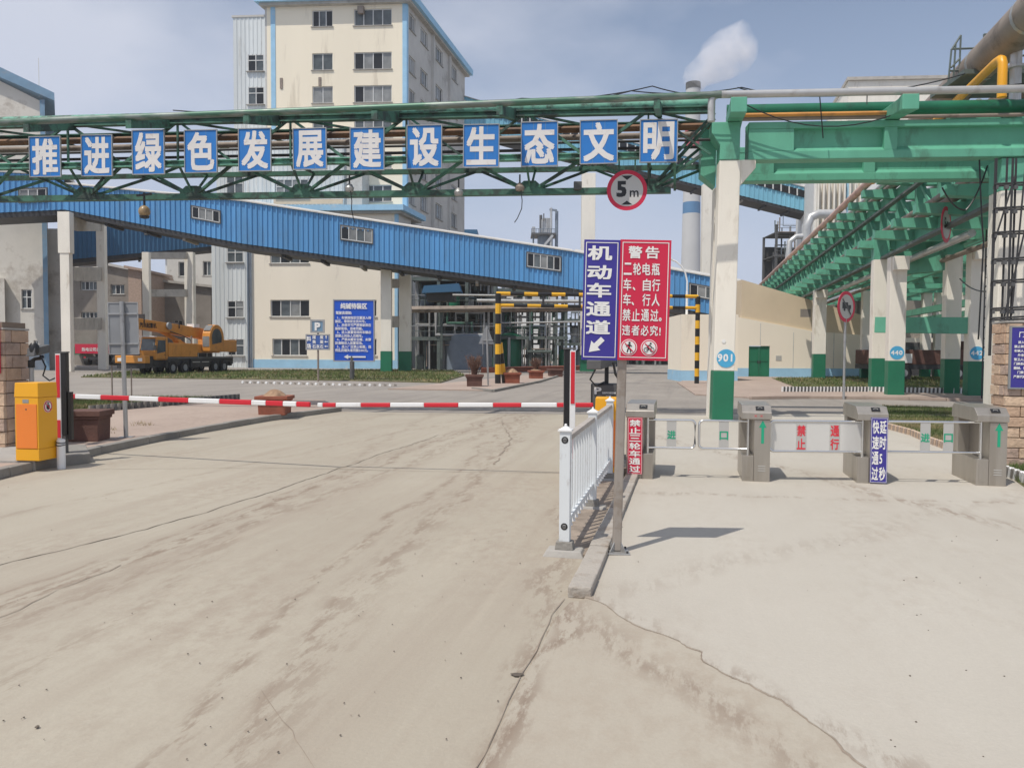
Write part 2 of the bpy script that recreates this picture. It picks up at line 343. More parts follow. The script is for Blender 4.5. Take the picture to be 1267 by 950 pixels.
def corrugated(F, x0, x1, zb, zt, pitch=.3, dep=.05, y=0.0, ops=()):
    """trapezoid profile sheet; zb, zt may be functions of x; openings are left out"""
    fb = zb if callable(zb) else (lambda x: zb); ft = zt if callable(zt) else (lambda x: zt)
    mb = MB(F); x = x0; prof = []
    while x < x1 - 1e-6:
        for a, d in ((0, 0), (.55, 0), (.65, 1), (.9, 1)):
            xx = x + a * pitch
            if xx <= x1: prof.append((xx, d))
        x += pitch
    prof.append((x1, 0))
    for (a, d), (b, e) in zip(prof, prof[1:]):
        if b - a < 1e-6: continue
        segs = [(fb, ft)]; m = (a + b) / 2
        for o in ops:
            if o[0] < m < o[1]:
                lo, hi = o[2] if callable(o[2]) else (lambda x, q=o[2]: q), o[3] if callable(o[3]) else (lambda x, q=o[3]: q)
                ns = []
                for s0, s1 in segs:
                    if s0(m) < lo(m) < s1(m) or s0(m) < hi(m) < s1(m): ns += [(s0, lo), (hi, s1)]
                    else: ns.append((s0, s1))
                segs = ns
        for s0, s1 in segs:
            if s1(m) > s0(m): mb.quad((a, y - d * dep, s0(a)), (b, y - e * dep, s0(b)), (b, y - e * dep, s1(b)), (a, y - d * dep, s1(a)))
    return mb
A = V((math.sin(R(12.7)), math.cos(R(12.7)), 0)); B = V((A.y, -A.x, 0)); RZ = -R(12.7)
# ================================================================ GROUND
def ground_mat(name, col, col2, streak=.0, dirtc=(.22, .17, .13), damt=.5, dthr=.6, speck=.12, bump=.35, tracks=()):
    m = bpy.data.materials.new(name); m.use_nodes = True; t = m.node_tree; t.nodes.clear(); L = t.links.new
    o = N(t, 'ShaderNodeOutputMaterial'); b = N(t, 'ShaderNodeBsdfPrincipled'); L(b.outputs[0], o.inputs[0]); b.inputs['Roughness'].default_value = .88
    g = N(t, 'ShaderNodeNewGeometry'); rot = N(t, 'ShaderNodeMapping'); rot.vector_type = 'POINT'; rot.inputs['Rotation'].default_value = (0, 0, R(12.7))
    L(g.outputs['Position'], rot.inputs[0])                     # x across the road, y along it
    def noi(scale, sc, det=6, ro=.6, src=rot.outputs[0]):
        mp = N(t, 'ShaderNodeMapping'); mp.inputs['Scale'].default_value = sc; L(src, mp.inputs[0])
        n = N(t, 'ShaderNodeTexNoise'); n.inputs['Scale'].default_value = scale; n.inputs['Detail'].default_value = det; n.inputs['Roughness'].default_value = ro
        L(mp.outputs[0], n.inputs['Vector']); return n.outputs[0]
    def rng(v, a, b_, c=0, d=1):
        r = N(t, 'ShaderNodeMapRange'); r.inputs[1].default_value = a; r.inputs[2].default_value = b_; r.inputs[3].default_value = c; r.inputs[4].default_value = d; L(v, r.inputs[0]); return r.outputs[0]
    def mixc(f, a, c):
        x = N(t, 'ShaderNodeMix', data_type='RGBA'); L(f, x.inputs[0])
        for k, q in ((6, a), (7, c)):
            if isinstance(q, tuple): x.inputs[k].default_value = (*q, 1)
            else: L(q, x.inputs[k])
        return x.outputs[2]
    def mul(a, c):
        x = N(t, 'ShaderNodeMath', operation='MULTIPLY'); L(a, x.inputs[0])
        if isinstance(c, (int, float)): x.inputs[1].default_value = c
        else: L(c, x.inputs[1])
        return x.outputs[0]
    c = mixc(rng(noi(.35, (1, .6, 1)), .35, .65), col, col2)
    if streak: c = mixc(rng(noi(1.0, (1.6, .07, 1), 8, .62), .5, .72, 0, streak), c, dirtc)
    if streak: c = mixc(rng(noi(2.2, (2.5, .12, 1), 8, .62), .56, .7, 0, streak * .7), c, tuple(min(1, q * 1.22) for q in col))
    c = mixc(mul(rng(noi(.8, (1, .5, 1)), dthr - .12, dthr + .08), rng(noi(9, (1, .6, 1), 8, .7), .44, .6, 0, damt)), c, dirtc)
    if tracks:                                                    # broken mud marks left by tyres along given lines: x offset, slope, half width
        sep = N(t, 'ShaderNodeSeparateXYZ'); L(g.outputs['Position'], sep.inputs[0])
        for (p0, p1, hw, amt) in tracks:
            d = V((p1[0] - p0[0], p1[1] - p0[1])).normalized(); nrm = (d.y, -d.x)
            vm = N(t, 'ShaderNodeVectorMath', operation='DOT_PRODUCT'); vm.inputs[1].default_value = (nrm[0], nrm[1], 0)
            L(g.outputs['Position'], vm.inputs[0])
            wob = rng(noi(.5, (1, 1, 1), 2), .3, .7, -.18, .18)
            ad = N(t, 'ShaderNodeMath', operation='ADD'); L(vm.outputs['Value'], ad.inputs[0]); L(wob, ad.inputs[1])
            sb = N(t, 'ShaderNodeMath', operation='SUBTRACT'); L(ad.outputs[0], sb.inputs[0]); sb.inputs[1].default_value = p0[0] * nrm[0] + p0[1] * nrm[1]
            ab = N(t, 'ShaderNodeMath', operation='ABSOLUTE'); L(sb.outputs[0], ab.inputs[0])
            band = rng(ab.outputs[0], 0, hw, 1, 0)
            blot = rng(noi(5, (1.8, .5, 1), 9, .74), .47, .55, 0, amt)
            c = mixc(mul(band, blot), c, (.225, .165, .12)); c = mixc(mul(rng(ab.outputs[0], 0, hw * 3.5, 1, 0), rng(noi(1.2, (1.5, .3, 1), 5), .35, .65, 0, .35 * amt)), c, (.31, .255, .20))
    c = mixc(rng(noi(60, (1, 1, 1), 2), .3, .75, 0, speck), c, tuple(q * .55 for q in col))
    L(c, b.inputs['Base Color'])
    bp = N(t, 'ShaderNodeBump'); bp.inputs['Strength'].default_value = bump; bp.inputs['Distance'].default_value = .012
    L(noi(22, (1, 1, 1), 8, .7), bp.inputs['Height']); L(bp.outputs[0], b.inputs['Normal'])
    return m
def g2(px, py): return tuple(G(px, py))[:2]
M['road'] = ground_mat('grey_dusty_road', (.275, .245, .215), (.335, .30, .26), .55, (.17, .155, .14), .5, .56)
M['apron'] = ground_mat('dusty_concrete_apron', (.375, .331, .262), (.432, .389, .312), .55, (.31, .25, .195), .5, .56,
    tracks=((g2(0, 752), g2(545, 545), .15, 1.0), (g2(0, 738), g2(545, 540), .05, .7), (g2(0, 640), g2(400, 555), .12, .4), (g2(0, 775), g2(300, 655), .22, .5), (g2(180, 915), g2(440, 690), .10, .7), (g2(250, 930), g2(420, 760), .06, .5), (g2(60, 812), g2(330, 640), .14, .4), (g2(560, 620), g2(640, 530), .25, .5), (g2(640, 850), g2(700, 640), .16, .5), (g2(690, 690), g2(705, 640), .2, .4)))
M['plaza'] = ground_mat('pale_concrete_plaza', (.44, .405, .345), (.488, .453, .39), .2, (.38, .33, .27), .45, .57, speck=.12, tracks=((g2(728, 742), g2(880, 822), .16, .5), (g2(900, 700), g2(1150, 640), .25, .25), (g2(780, 612), g2(1180, 622), .12, .5), (g2(1190, 640), g2(1267, 660), .2, .6)))
M['slab3'] = ground_mat('old_concrete_slab', (.40, .357, .288), (.452, .408, .335), .25, (.36, .30, .235), .6, .5, tracks=((g2(592, 960), g2(690, 760), .12, .9), (g2(700, 745), g2(760, 790), .2, .55), (g2(760, 800), g2(1000, 950), .07, .3)))
M['pave'] = ground_mat('pinkish_paving', (.37, .285, .235), (.43, .34, .28), .1, (.26, .2, .16), .5, .55)
M['joint'] = mat('joint_dirt', (.27, .22, .175), .95, var=.35, scale=6)
M['crack'] = mat('crack_dirt', (.12, .10, .08), .95, var=.3, scale=6)  # dark dirt for joints, seams and pebbles
M['grassfloor'] = mat('dry_turf_soil', (.12, .115, .05), .95, var=.3, scale=2, dirt=(.22, .18, .11), damt=.7, dthr=.52, dscale=1.2, bump=.8)

def sheet(name, pts, z, m, th=.0):
    pts = [V((p[0], p[1], z)) for p in pts]
    mb = MB().prism([p - V((0, 0, th)) for p in pts], (0, 0, th)) if th else MB().add(pts, [tuple(range(len(pts)))])
    return struct(name, mb, m)
def gp(*pp): return [g2(*q) for q in pp]
sheet('ground', [(-900, -40), (900, -40), (900, 1500), (-900, 1500)], 0, 'road')
def jag(a, b, n, amp):
    a, b = V((*a, 0)), V((*b, 0)); d = (b - a); nr = V((d.y, -d.x, 0)).normalized(); r = []
    for i in range(n):
        t = i / n; q = a + d * t; r.append(tuple(q + nr * (noise.noise(q * 6) * amp * 2.2 + random.uniform(-.3, .3) * amp))[:2])
    return r
# foreground concrete apron with a wavering far edge
far = gp((-400, 560), (60, 528), (300, 512), (430, 509), (560, 511), (700, 512), (770, 514))
sheet('concrete_apron', [(-22, -8), (-22, 9)] + far + [g2(1500, 530), (14, -8)], .004, 'apron')
# joints of the apron: shallow dirt-filled gaps
def ribbon(name, pts, w, z, m, step=.14, amp=.02, gap=None):
    mb = MB(); pts = [V((*g2(*p), z)) for p in pts]; dense = []
    for a, b in zip(pts, pts[1:]):
        n = max(2, int((b - a).length / step)); dense += [a.lerp(b, i / n) for i in range(n)]
    dense.append(pts[-1]); q = []
    for i, p in enumerate(dense):
        d = (dense[min(i + 1, len(dense) - 1)] - dense[max(i - 1, 0)]).normalized(); nr = V((d.y, -d.x, 0))
        k = noise.noise(p * 1.7) * amp * 2 + random.uniform(-amp, amp) * .5; ww = w * (.25 + .7 * abs(noise.noise(p * 2.3 + V((5, 3, 1)))) + random.uniform(0, .5))
        q.append((p + nr * (k - ww / 2), p + nr * (k + ww / 2)))
    for i, ((a, b), (c, d)) in enumerate(zip(q, q[1:])):
        if gap and noise.noise(dense[i] * gap) > .18: continue
        mb.quad(a, b, d, c)
    return struct(name, mb, m, recalc=False)
ribbon('road_joint', [(-120, 735), (0, 700), (180, 655), (330, 611), (420, 580), (545, 538)], .018, .0045 + .003, 'crack', step=.11, amp=.028)
ribbon('road_joint', [(125, 581), (330, 579), (500, 583), (700, 586)], .014, .0085, 'joint', amp=.004)
ribbon('road_joint', [(585, 960), (640, 850), (684, 762), (700, 742)], .008, .0105, 'joint', amp=.008)
ribbon('road_crack', [(325, 855), (340, 880), (362, 905), (372, 925), (392, 955)], .003, .0075, 'joint', amp=.01)
ribbon('road_crack', [(0, 765), (90, 722), (150, 700)], .010, .0095, 'joint', amp=.03, gap=1.3)
ribbon('road_crack', [(620, 520), (632, 545), (610, 575)], .03, .0095, 'joint', amp=.04, gap=.9)
# the pale plaza slab laid over the apron: a raised sheet with a rough broken edge
edge = gp((724, 742), (748, 752), (775, 771), (800, 782), (840, 796), (848, 804), (866, 810), (872, 822), (890, 834), (918, 846), (940, 858), (965, 870), (990, 888), (1012, 905), (1040, 928), (1075, 960), (1130, 1010))
edge = [e for a, b in zip(edge, edge[1:]) for e in jag(a, b, 6, .013)] + [edge[-1]]
E_ = V(g2(1075, 960)); sheet('plaza_slab', edge + [(3, .6), (20, .6), g2(1500, 545), g2(1290, 535), g2(1180, 556), g2(1100, 520), g2(1040, 512), g2(960, 513), g2(780, 514)] + gp((775, 592), (737, 700)), .022, 'plaza', .03)
oe = [(e[0] + .012, e[1]) for e in edge]
def poly_strip(name, pts, w0, w1, z, m):
    mb = MB(); 
    for (a, b) in zip(pts, pts[1:]):
        k = lambda p: w0 + (w1 - w0) * abs(noise.noise(V((p[0] * 3, p[1] * 3, 0))))
        mb.quad((a[0] - k(a), a[1] - k(a) * .8, z), (a[0] + .01, a[1], z), (b[0] + .01, b[1], z), (b[0] - k(b), b[1] - k(b) * .8, z))
    return struct(name, mb, m, recalc=False)
poly_strip('slab_edge_dirt', edge, .001, .018, .0175, 'joint')
sheet('old_slab', gp((705, 748), (722, 745)) + [(e[0] - .0, e[1]) for e in edge] + [(1.2, .6), (-.2, .6)] + gp((592, 960), (643, 852), (690, 764)), .016, 'slab3', .012)
# paving far right and its kerb
sheet('paved_walk', gp((838, 474), (862, 466), (960, 467), (1300, 475), (1500, 492), (1267, 493), (960, 491), (930, 493), (860, 489)), .05, 'pave', .05)
sheet('far_paving', gp((560, 474), (640, 466), (690, 461), (700, 463), (668, 472), (610, 484), (480, 482)), .05, 'pave', .05)
# left walk with kerb stones
KZ = .13
kin = gp((420, 509), (330, 521), (250, 535), (180, 549), (120, 562), (60, 577), (-60, 606))
sheet('left_walk', [(p[0], p[1]) for p in kin] + gp((-300, 560), (-200, 528), (60, 520), (120, 514), (260, 497), (400, 499)), KZ - .01, 'pave', KZ)
def kerb_run(pts, z, w, step, parent_label, mname='kerb', name='kerb_stone', h=None):
    """kerb stones one after another, each a piece of the kerb"""
    pts = [V((*p, 0)) for p in pts]; root = thing('kerb', *parent_label, loc=tuple(pts[0])); b = pts[0]
    for a, c in zip(pts, pts[1:]):
        n = max(1, round((c - a).length / step))
        for i in range(n):
            p, q = a.lerp(c, i / n), a.lerp(c, (i + 1) / n); d = (q - p).normalized(); p = p + d * .006; q = q - d * .006
            jz = random.uniform(-.006, .004); o = V((0, 0, (h or z) * .5 + jz - (0 if not h else 0)))
            MB(W2(b)).beam(p + o, q + o, w, h or z).build(name, mname, root, bevel=.012)
    kind(root, 'structure'); return root
kerb_run(kin[::-1], KZ, .16, 1.0, ('long grey kerb curving along the left walk behind the barrier arm', 'kerb'))
kerb_run(gp((668, 473), (610, 485), (585, 482)), .11, .15, 2.0, ('grey kerb round the paving with the red planters', 'kerb'))
kerb_run(gp((700, 463), (668, 473)), .11, .15, 2.5, ('short far kerb beside the receding road', 'kerb'))
kerb_run(gp((928, 494), (1000, 493), (1080, 494), (1170, 496), (1230, 497)), .11, .2, 1.6, ('pinkish kerb in front of the rack columns', 'kerb'), 'pave')
# median kerb under the fence
m0 = V((*g2(716, 741), 0)); mroot = thing('median_kerb', 'low concrete median kerb running under the white fence', 'kerb', tuple(m0))
for i in range(7):
    y0 = 0 if i == 0 else .38 + (i - 1) * .82; y1 = .38 + i * .82 - .012
    MB().box(-.075, .085, y0, y1, 0, .075 + (.0 if i % 2 else .008)).build('kerb_stone', 'kerblite', mroot, bevel=.012)
mroot.rotation_euler = (0, 0, RZ); kind(mroot, 'structure')
MB().box(-.36, -.085, 1.05, 6.0, .0, .03).build('kerb_bed', 'joint', mroot)
# gutter marks across the road beyond (cable humps)
for (py, w, lab) in ((507, .2, 'a'), (499, .3, 'b'), (516, .06, 'c')):
    pass
ribbon('tar_seam', [(420, 507), (560, 508), (700, 509)], .10, .009, 'crack', amp=.05)
ribbon('tar_seam', [(430, 513), (600, 513), (690, 514)], .05, .0095, 'joint', amp=.04)
ribbon('tar_seam', [(780, 511), (860, 512), (1040, 514)], .10, .026, 'joint', amp=.05)
# pebbles and clods lying about
mb = MB()
for _ in range(170):
    if random.random() < .6: px, py = random.uniform(560, 1260), random.uniform(640, 948)
    else: px, py = random.uniform(0, 700), random.uniform(600, 948)
    p = G(px, py); r = random.uniform(.002, .0055) * (1 if random.random() < .93 else 1.8)
    z = .022 if px > 1100 or (px > 760 and py < 740) else .01
    mb.lathe((p.x, p.y, z), [(r, 0), (r * 1.1, r * .4), (r * .4, r * .9)], 5)
kind(mb.build('pebbles', 'crack', recalc=False), 'stuff')
hc = g2(640, 837)
struct('road_hole', MB().prism([(hc[0] + .032 * math.cos(a) * (1 + .3 * math.sin(3 * a)), hc[1] + .022 * math.sin(a), .0125) for a in [i * .5236 for i in range(12)]], (0, 0, .001)), 'crack')

# grass -------------------------------------------------------------
def inpoly(x, y, P_):
    c = False
    for i in range(len(P_)):
        (x1, y1), (x2, y2) = P_[i - 1], P_[i]
        if (y1 > y) != (y2 > y) and x < (x2 - x1) * (y - y1) / (y2 - y1) + x1: c = not c
    return c
def grass(name, pts, n, h, w, z0, cols=('grassA', 'grassB', 'grassC')):
    sheet('turf_bed', pts, z0, 'grassfloor', z0 if z0 > .01 else 0)
    xs = [p[0] for p in pts]; ys = [p[1] for p in pts]; vs = [[], [], []]; fs = [[], [], []]; k = 0
    while k < n:
        x, y = random.uniform(min(xs), max(xs)), random.uniform(min(ys), max(ys))
        if not inpoly(x, y, pts): k += .3; continue
        if noise.noise(V((x * .7, y * .7, 3))) < -.22 and random.random() < .75: k += .3; continue
        k += 1
        q = noise.noise(V((x * .5, y * .5, 9))) + random.uniform(-.35, .35); c = 0 if q < -.05 else 1 if q < .35 else 2
        a = random.uniform(0, 6.28); hh = h * random.uniform(.5, 1.25); dx, dy = math.cos(a) * w, math.sin(a) * w; lx, ly = random.uniform(-.5, .5) * hh, random.uniform(-.5, .5) * hh
        m = len(vs[c]); vs[c] += [(x - dx, y - dy, z0), (x + dx, y + dy, z0), (x + lx, y + ly, z0 + hh)]; fs[c].append((m, m + 1, m + 2))
    for c in range(3):
        if fs[c]:
            me = bpy.data.meshes.new(name); me.from_pydata(vs[c], [], fs[c]); me.materials.append(M[cols[c]])
            o = bpy.data.objects.new(name, me); COL.objects.link(o); kind(o, 'stuff')
M['grassA'] = mat('green_grass', (.085, .13, .03), .8, var=.25, scale=1)
M['grassB'] = mat('olive_grass', (.14, .16, .05), .8, var=.25, scale=1)
M['grassC'] = mat('straw_grass', (.28, .22, .11), .85, var=.2, scale=1)
GR = gp((1091, 503), (1213, 506), (1213, 545), (1206, 566), (1180, 562), (1150, 546), (1100, 527), (1088, 512))
grass('grass', GR, 26000, .07, .006, .03)
grass('grass', gp((1243, 566), (1290, 566), (1330, 610), (1270, 607), (1247, 590)), 6000, .09, .006, .03)
grass('grass', gp((90, 497), (200, 496), (290, 497), (180, 509), (60, 520)), 12000, .10, .008, .12)
grass('grass', gp((100, 467), (160, 460), (300, 459), (480, 458), (560, 459), (575, 465), (545, 474), (420, 471), (250, 469)), 16000, .14, .03, .06)
grass('grass', gp((955, 469), (1080, 466), (1200, 468), (1215, 480), (1120, 481), (985, 481)), 12000, .12, .02, .06)
# dry tufts between the pavers of the left walk
mb = MB()
for (px, py, n_) in ((120, 536, 40), (133, 532, 30), (180, 526, 40), (172, 524, 20), (108, 538, 25)):
    c = G(px, py, .12)
    for _ in range(n_):
        a = random.uniform(0, 6.28); p = c + V((random.gauss(0, .12), random.gauss(0, .08), 0)); h = random.uniform(.03, .1)
        mb.add([p - V((math.cos(a), math.sin(a), 0)) * .006, p + V((math.cos(a), math.sin(a), 0)) * .006, p + V((random.uniform(-.05, .05), random.uniform(-.05, .05), h))], [(0, 1, 2)])
kind(mb.build('dry_tufts', 'grassC', recalc=False), 'stuff')
# leaning edging bricks, alternately white
def edging(label, pts, z, step, w, h, lean=.3, m1='white', m2='kerb'):
    a0 = V((*pts[0], z)); root = thing('edging', label, 'edging', tuple(a0)); mbs = (MB(W2(a0)), MB(W2(a0)))
    for a, b in zip(pts, pts[1:]):
        a, b = V((*a, z)), V((*b, z)); n = int((b - a).length / step); d = (b - a).normalized()
        for i in range(n):
            p = a + d * step * i; q = p + V((0, 0, h)) + d * lean * h
            mbs[i % 2].beam(p, q, w, .06, up=d.cross(V((0, 0, 1))))
    kind(mbs[0].build('edging_brick', m1, root), 'stuff'); kind(mbs[1].build('edging_brick', m2, root), 'stuff'); return root
edging('row of leaning white edging bricks before the rack lawn', gp((968, 486), (1078, 486), (1180, 488), (1212, 488)), .05, .078, .062, .22, .05, 'white', 'darkgrey')
edging('dark grey toothed edging along the left turf patch', gp((112, 516), (200, 508), (260, 502), (300, 498)), .12, .11, .07, .17, .0, 'kerb', 'darkgrey')
edging('buried brick edging along the near side of the green lawn', gp((1093, 530), (1128, 540), (1150, 550), (1178, 560)), .022, .12, .08, .12, .2, 'pave', 'stoneA')
edging('short leaning edging bricks at the foot of the right stone pillar', gp((1244, 591), (1267, 600), (1300, 612)), .022, .085, .055, .14, .3, 'white', 'kerb')
edging('low far edging bricks along the turf under the notice board', gp((300, 474), (420, 477), (500, 478)), .0, .26, .12, .10, .3, 'white', 'road')
# ================================================================ NEAR THINGS
M['postbrown'] = mat('dusty_steel_post', (.36, .32, .28), .5, .3, var=.14, dirt=(.24, .19, .15), damt=.6, dthr=.5, dscale=5)
# main sign: indigo and red boards on one grey post -----------------
b = G(763, 683, .022); t = thing('lane_sign', 'indigo and red twin warning board on a grey steel post by the white fence', 'sign', b)
t.rotation_euler = (0, R(1.0), R(-1.5))
MB().box(-.1, .1, -.1, .1, 0, .014).build('base_plate', 'galv', t, bevel=.003)
for k in range(4):
    a = k * math.pi / 2 + .78; c, s_ = math.cos(a), math.sin(a)
    MB().prism([(c * .04, s_ * .04, .014), (c * .095, s_ * .095, .014), (c * .04, s_ * .04, .09)], (-s_ * .008, c * .008, 0)).build('gusset', 'galv', t)
    MB().tube((c * .11, s_ * .11, .0), (c * .11, s_ * .11, .03), .009, 6).build('anchor_bolt', 'dark', t)
MB().box(-.036, .036, -.03, .03, .014, 2.4).build('post', 'postbrown', t, bevel=.012)
z0, z1 = 1.575, 2.53; xb = (-.335, -.045, .36)
for x0, x1, nm, mm in ((xb[0], xb[1] - .002, 'motor_lane_board', 'signblue'), (xb[1], xb[2], 'warning_board', 'signred')):
    dz = .006 if nm[0] == 'w' else 0
    MB().box(x0, x1, -.062, -.038, z0 + dz - .003, z1 + dz + .006).build(nm, mm, t, bevel=.002)
y = -.065
bd = MB(); border(bd, xb[0] + .014, xb[1] - .018, z0 + .02, z1 - .014, .006, y); bd.build('border', 'letter', t)
bd = MB(); border(bd, xb[1] + .016, xb[2] - .018, z0 + .024, z1 - .008, .006, y); bd.build('border', 'letter', t)
x_at = lambda px: (px - 770.8) / 960 * 6.40 * .97; z_at = lambda py: z0 + (447 - py) / 960 * 6.40 * .993
tx = MB()
for ch, a, c in (('机', 309, 326.5), ('动', 332.5, 349.5), ('车', 354, 371.5), ('通', 376.5, 394), ('道', 399, 416)):
    put(tx, ch, x_at(723.5), z_at(c), .196, z_at(a) - z_at(c), y, .028, fit=True)
tx.build('lettering', 'letter', t)
ar = MB(); arrow(ar, x_at(736.5), z_at(429.5), .155, .042, R(225), y, .5, 2.5); ar.build('arrow', 'letter', t)
tx = MB()
for ch, cx in (('警', 782), ('告', 803)): put(tx, ch, x_at(cx - 8.3), z_at(323.5), .11, .098, y, .022, fit=True)
for s_, yy, x0, off in (('二轮电瓶', 343.5, 767, 0), ('车', 362.5, 767, 0), ('、', 362.5, 780, 0), ('自行', 362.5, 791, 0), ('车', 380.5, 767, 0), ('、', 380.5, 779, 0), ('行人', 380.5, 791, 0), ('禁止通过', 399, 767, 0), ('。', 399, 813.5, 0), ('违者必究', 416.5, 767, 0), ('!', 417, 814, 0)):
    h = 14.5 if yy < 400 else 12.5
    for i, ch in enumerate(s_):
        if ch in '、。': put(tx, ch, x_at(x0), z_at(yy), .06, .08, y, .03)
        elif ch == '!': put(tx, ch, x_at(x0), z_at(yy), .07, .085, y, .02)
        else: put(tx, ch, x_at(x0 + 1.6 + i * 11.5), z_at(yy), x_at(9.8) - x_at(0), (h) / 960 * 6.4, y, .016, fit=True)
tx.build('lettering', 'letter', t)
for cx, nm in ((777.5, 'no_pedestrian_roundel'), (802.5, 'no_cycle_roundel')):
    X, Z = x_at(cx), z_at(431)
    r_ = MB().disc((X, y, Z), .066).build(nm, 'letter', t)
    MB().disc((X, y - .002, Z), .060, th=.0018).build('red_ring', 'signred', r_)
    MB().disc((X, y - .004, Z), .052, th=.0018).build('white_disc', 'letter', r_)
    f = MB(); yy = y - .006; T = .0016
    if cx < 790:
        f.disc((X + .004, yy, Z + .036), .009, n=10, th=T)
        for p in ([(-.010, .024), (.012, .026), (.008, -.006), (-.008, -.004)], [(.006, -.006), (.020, -.026), (.016, -.044), (.009, -.043), (.011, -.026), (-.002, -.008)], [(-.008, -.002), (.002, -.006), (-.010, -.042), (-.018, -.040)], [(-.010, .024), (-.024, .006), (-.019, .002), (-.006, .014)], [(.010, .024), (.026, .010), (.023, .004), (.006, .016)]):
            f.prism([(X + a, yy, Z + c) for a, c in p], (0, T, 0))
    else:
        for cc in (-.024, .024):
            pts = [(X + cc + .017 * math.cos(a), yy, Z - .016 + .017 * math.sin(a)) for a in [i * .5236 for i in range(12)]]
            f.path(pts, .0022, 4, True)
        f.disc((X + .012, yy, Z + .034), .008, n=10, th=T)
        for p in ([(-.020, .016), (.006, .026), (.010, .018), (-.014, .008)], [(-.020, .014), (-.012, .012), (.004, -.014), (-.004, -.016)], [(.006, .024), (.024, .006), (.020, .002), (.002, .016)], [(-.024, -.016), (.0, -.012), (.0, -.018), (-.024, -.02)]):
            f.prism([(X + a, yy, Z + c) for a, c in p], (0, T, 0))
    f.build('pictogram', 'black', r_)
    MB().beam((X - .034, y - .0075, Z + .034), (X + .034, y - .0075, Z - .034), .008, .001, up=(0, 1, 0)).build('red_bar', 'signred', r_)

# white fence ---------------------------------------------------------
fb = V((.44, 6.30, 0)); ft = thing('road_fence', 'white steel picket fence with capped posts dividing the road from the walk', 'fence', fb, RZ)
SP = 1.86
for k in range(4):
    yy = k * SP; H = 1.02 + .012 * k
    for (w, h0, h1) in ((.19, 0, .075), (.10, .075, .15)):
        pass
    MB().box(-.17, .17, yy - .11, yy + .11, .0, .055, .03).build('foot_block', 'conc', ft, bevel=.008)
    MB().box(-.075, .075, yy - .06, yy + .06, .055, .12, .008).build('foot_socket', 'kerb', ft, bevel=.005)
    p = MB().box(-.043, .043, yy - .043, yy + .043, .12, H).build('post', 'fence', ft, bevel=.004)
    MB().box(-.056, .056, yy - .056, yy + .056, H, H + .014).add([(-.05, yy - .05, H + .014), (.05, yy - .05, H + .014), (.05, yy + .05, H + .014), (-.05, yy + .05, H + .014), (-.012, yy - .012, H + .04), (.012, yy - .012, H + .04), (.012, yy + .012, H + .04), (-.012, yy + .012, H + .04)], [(0, 1, 5, 4), (1, 2, 6, 5), (2, 3, 7, 6), (3, 0, 4, 7), (4, 5, 6, 7)]).ball((0, yy, H + .048), .012, 8).build('post_cap', 'white', p)
    if k == 0:
        for z in (H - .07, .245):
            MB().disc((0, yy - .0455, z), .028, th=.004).build('reflector', 'black', p)
            MB().disc((0, yy - .049, z), .017, th=.004).build('reflector_lens', 'galv', p)
            MB().prism([(.02 * math.cos(a), yy - .053, z + .01 * math.sin(a)) for a in [i * .6283 for i in range(10)]], (0, .003, 0)).build('reflector_eye', 'darkgrey', p)
for k in range(3):
    y0, y1 = k * SP + .045, (k + 1) * SP - .045; zt0, zt1 = .985 + .012 * k, .985 + .012 * (k + 1)
    MB().beam((0, y0, zt0 - .03), (0, y1, zt1 - .03), .062, .045).build('top_rail', 'rail', ft, bevel=.006)
    MB().beam((0, y0, .27), (0, y1, .28), .042, .035).build('bottom_rail', 'fence', ft, bevel=.004)
    n = 10
    for i in range(n):
        yy = y0 + (i + .6) * (y1 - y0) / (n + .2); zt = .985 + .012 * k - .053
        mid = (i % 4 == 1)
        MB().box(-.010, .010, yy - .012, yy + .012, .2, .2525).box(-.010, .010, yy - .012, yy + .012, .298, zt + .001).build('picket', 'fence', ft)
        MB().box(-.016, .016, yy - .017, yy + .017, .178, .1995, .004).build('picket_tip', 'white', ft)

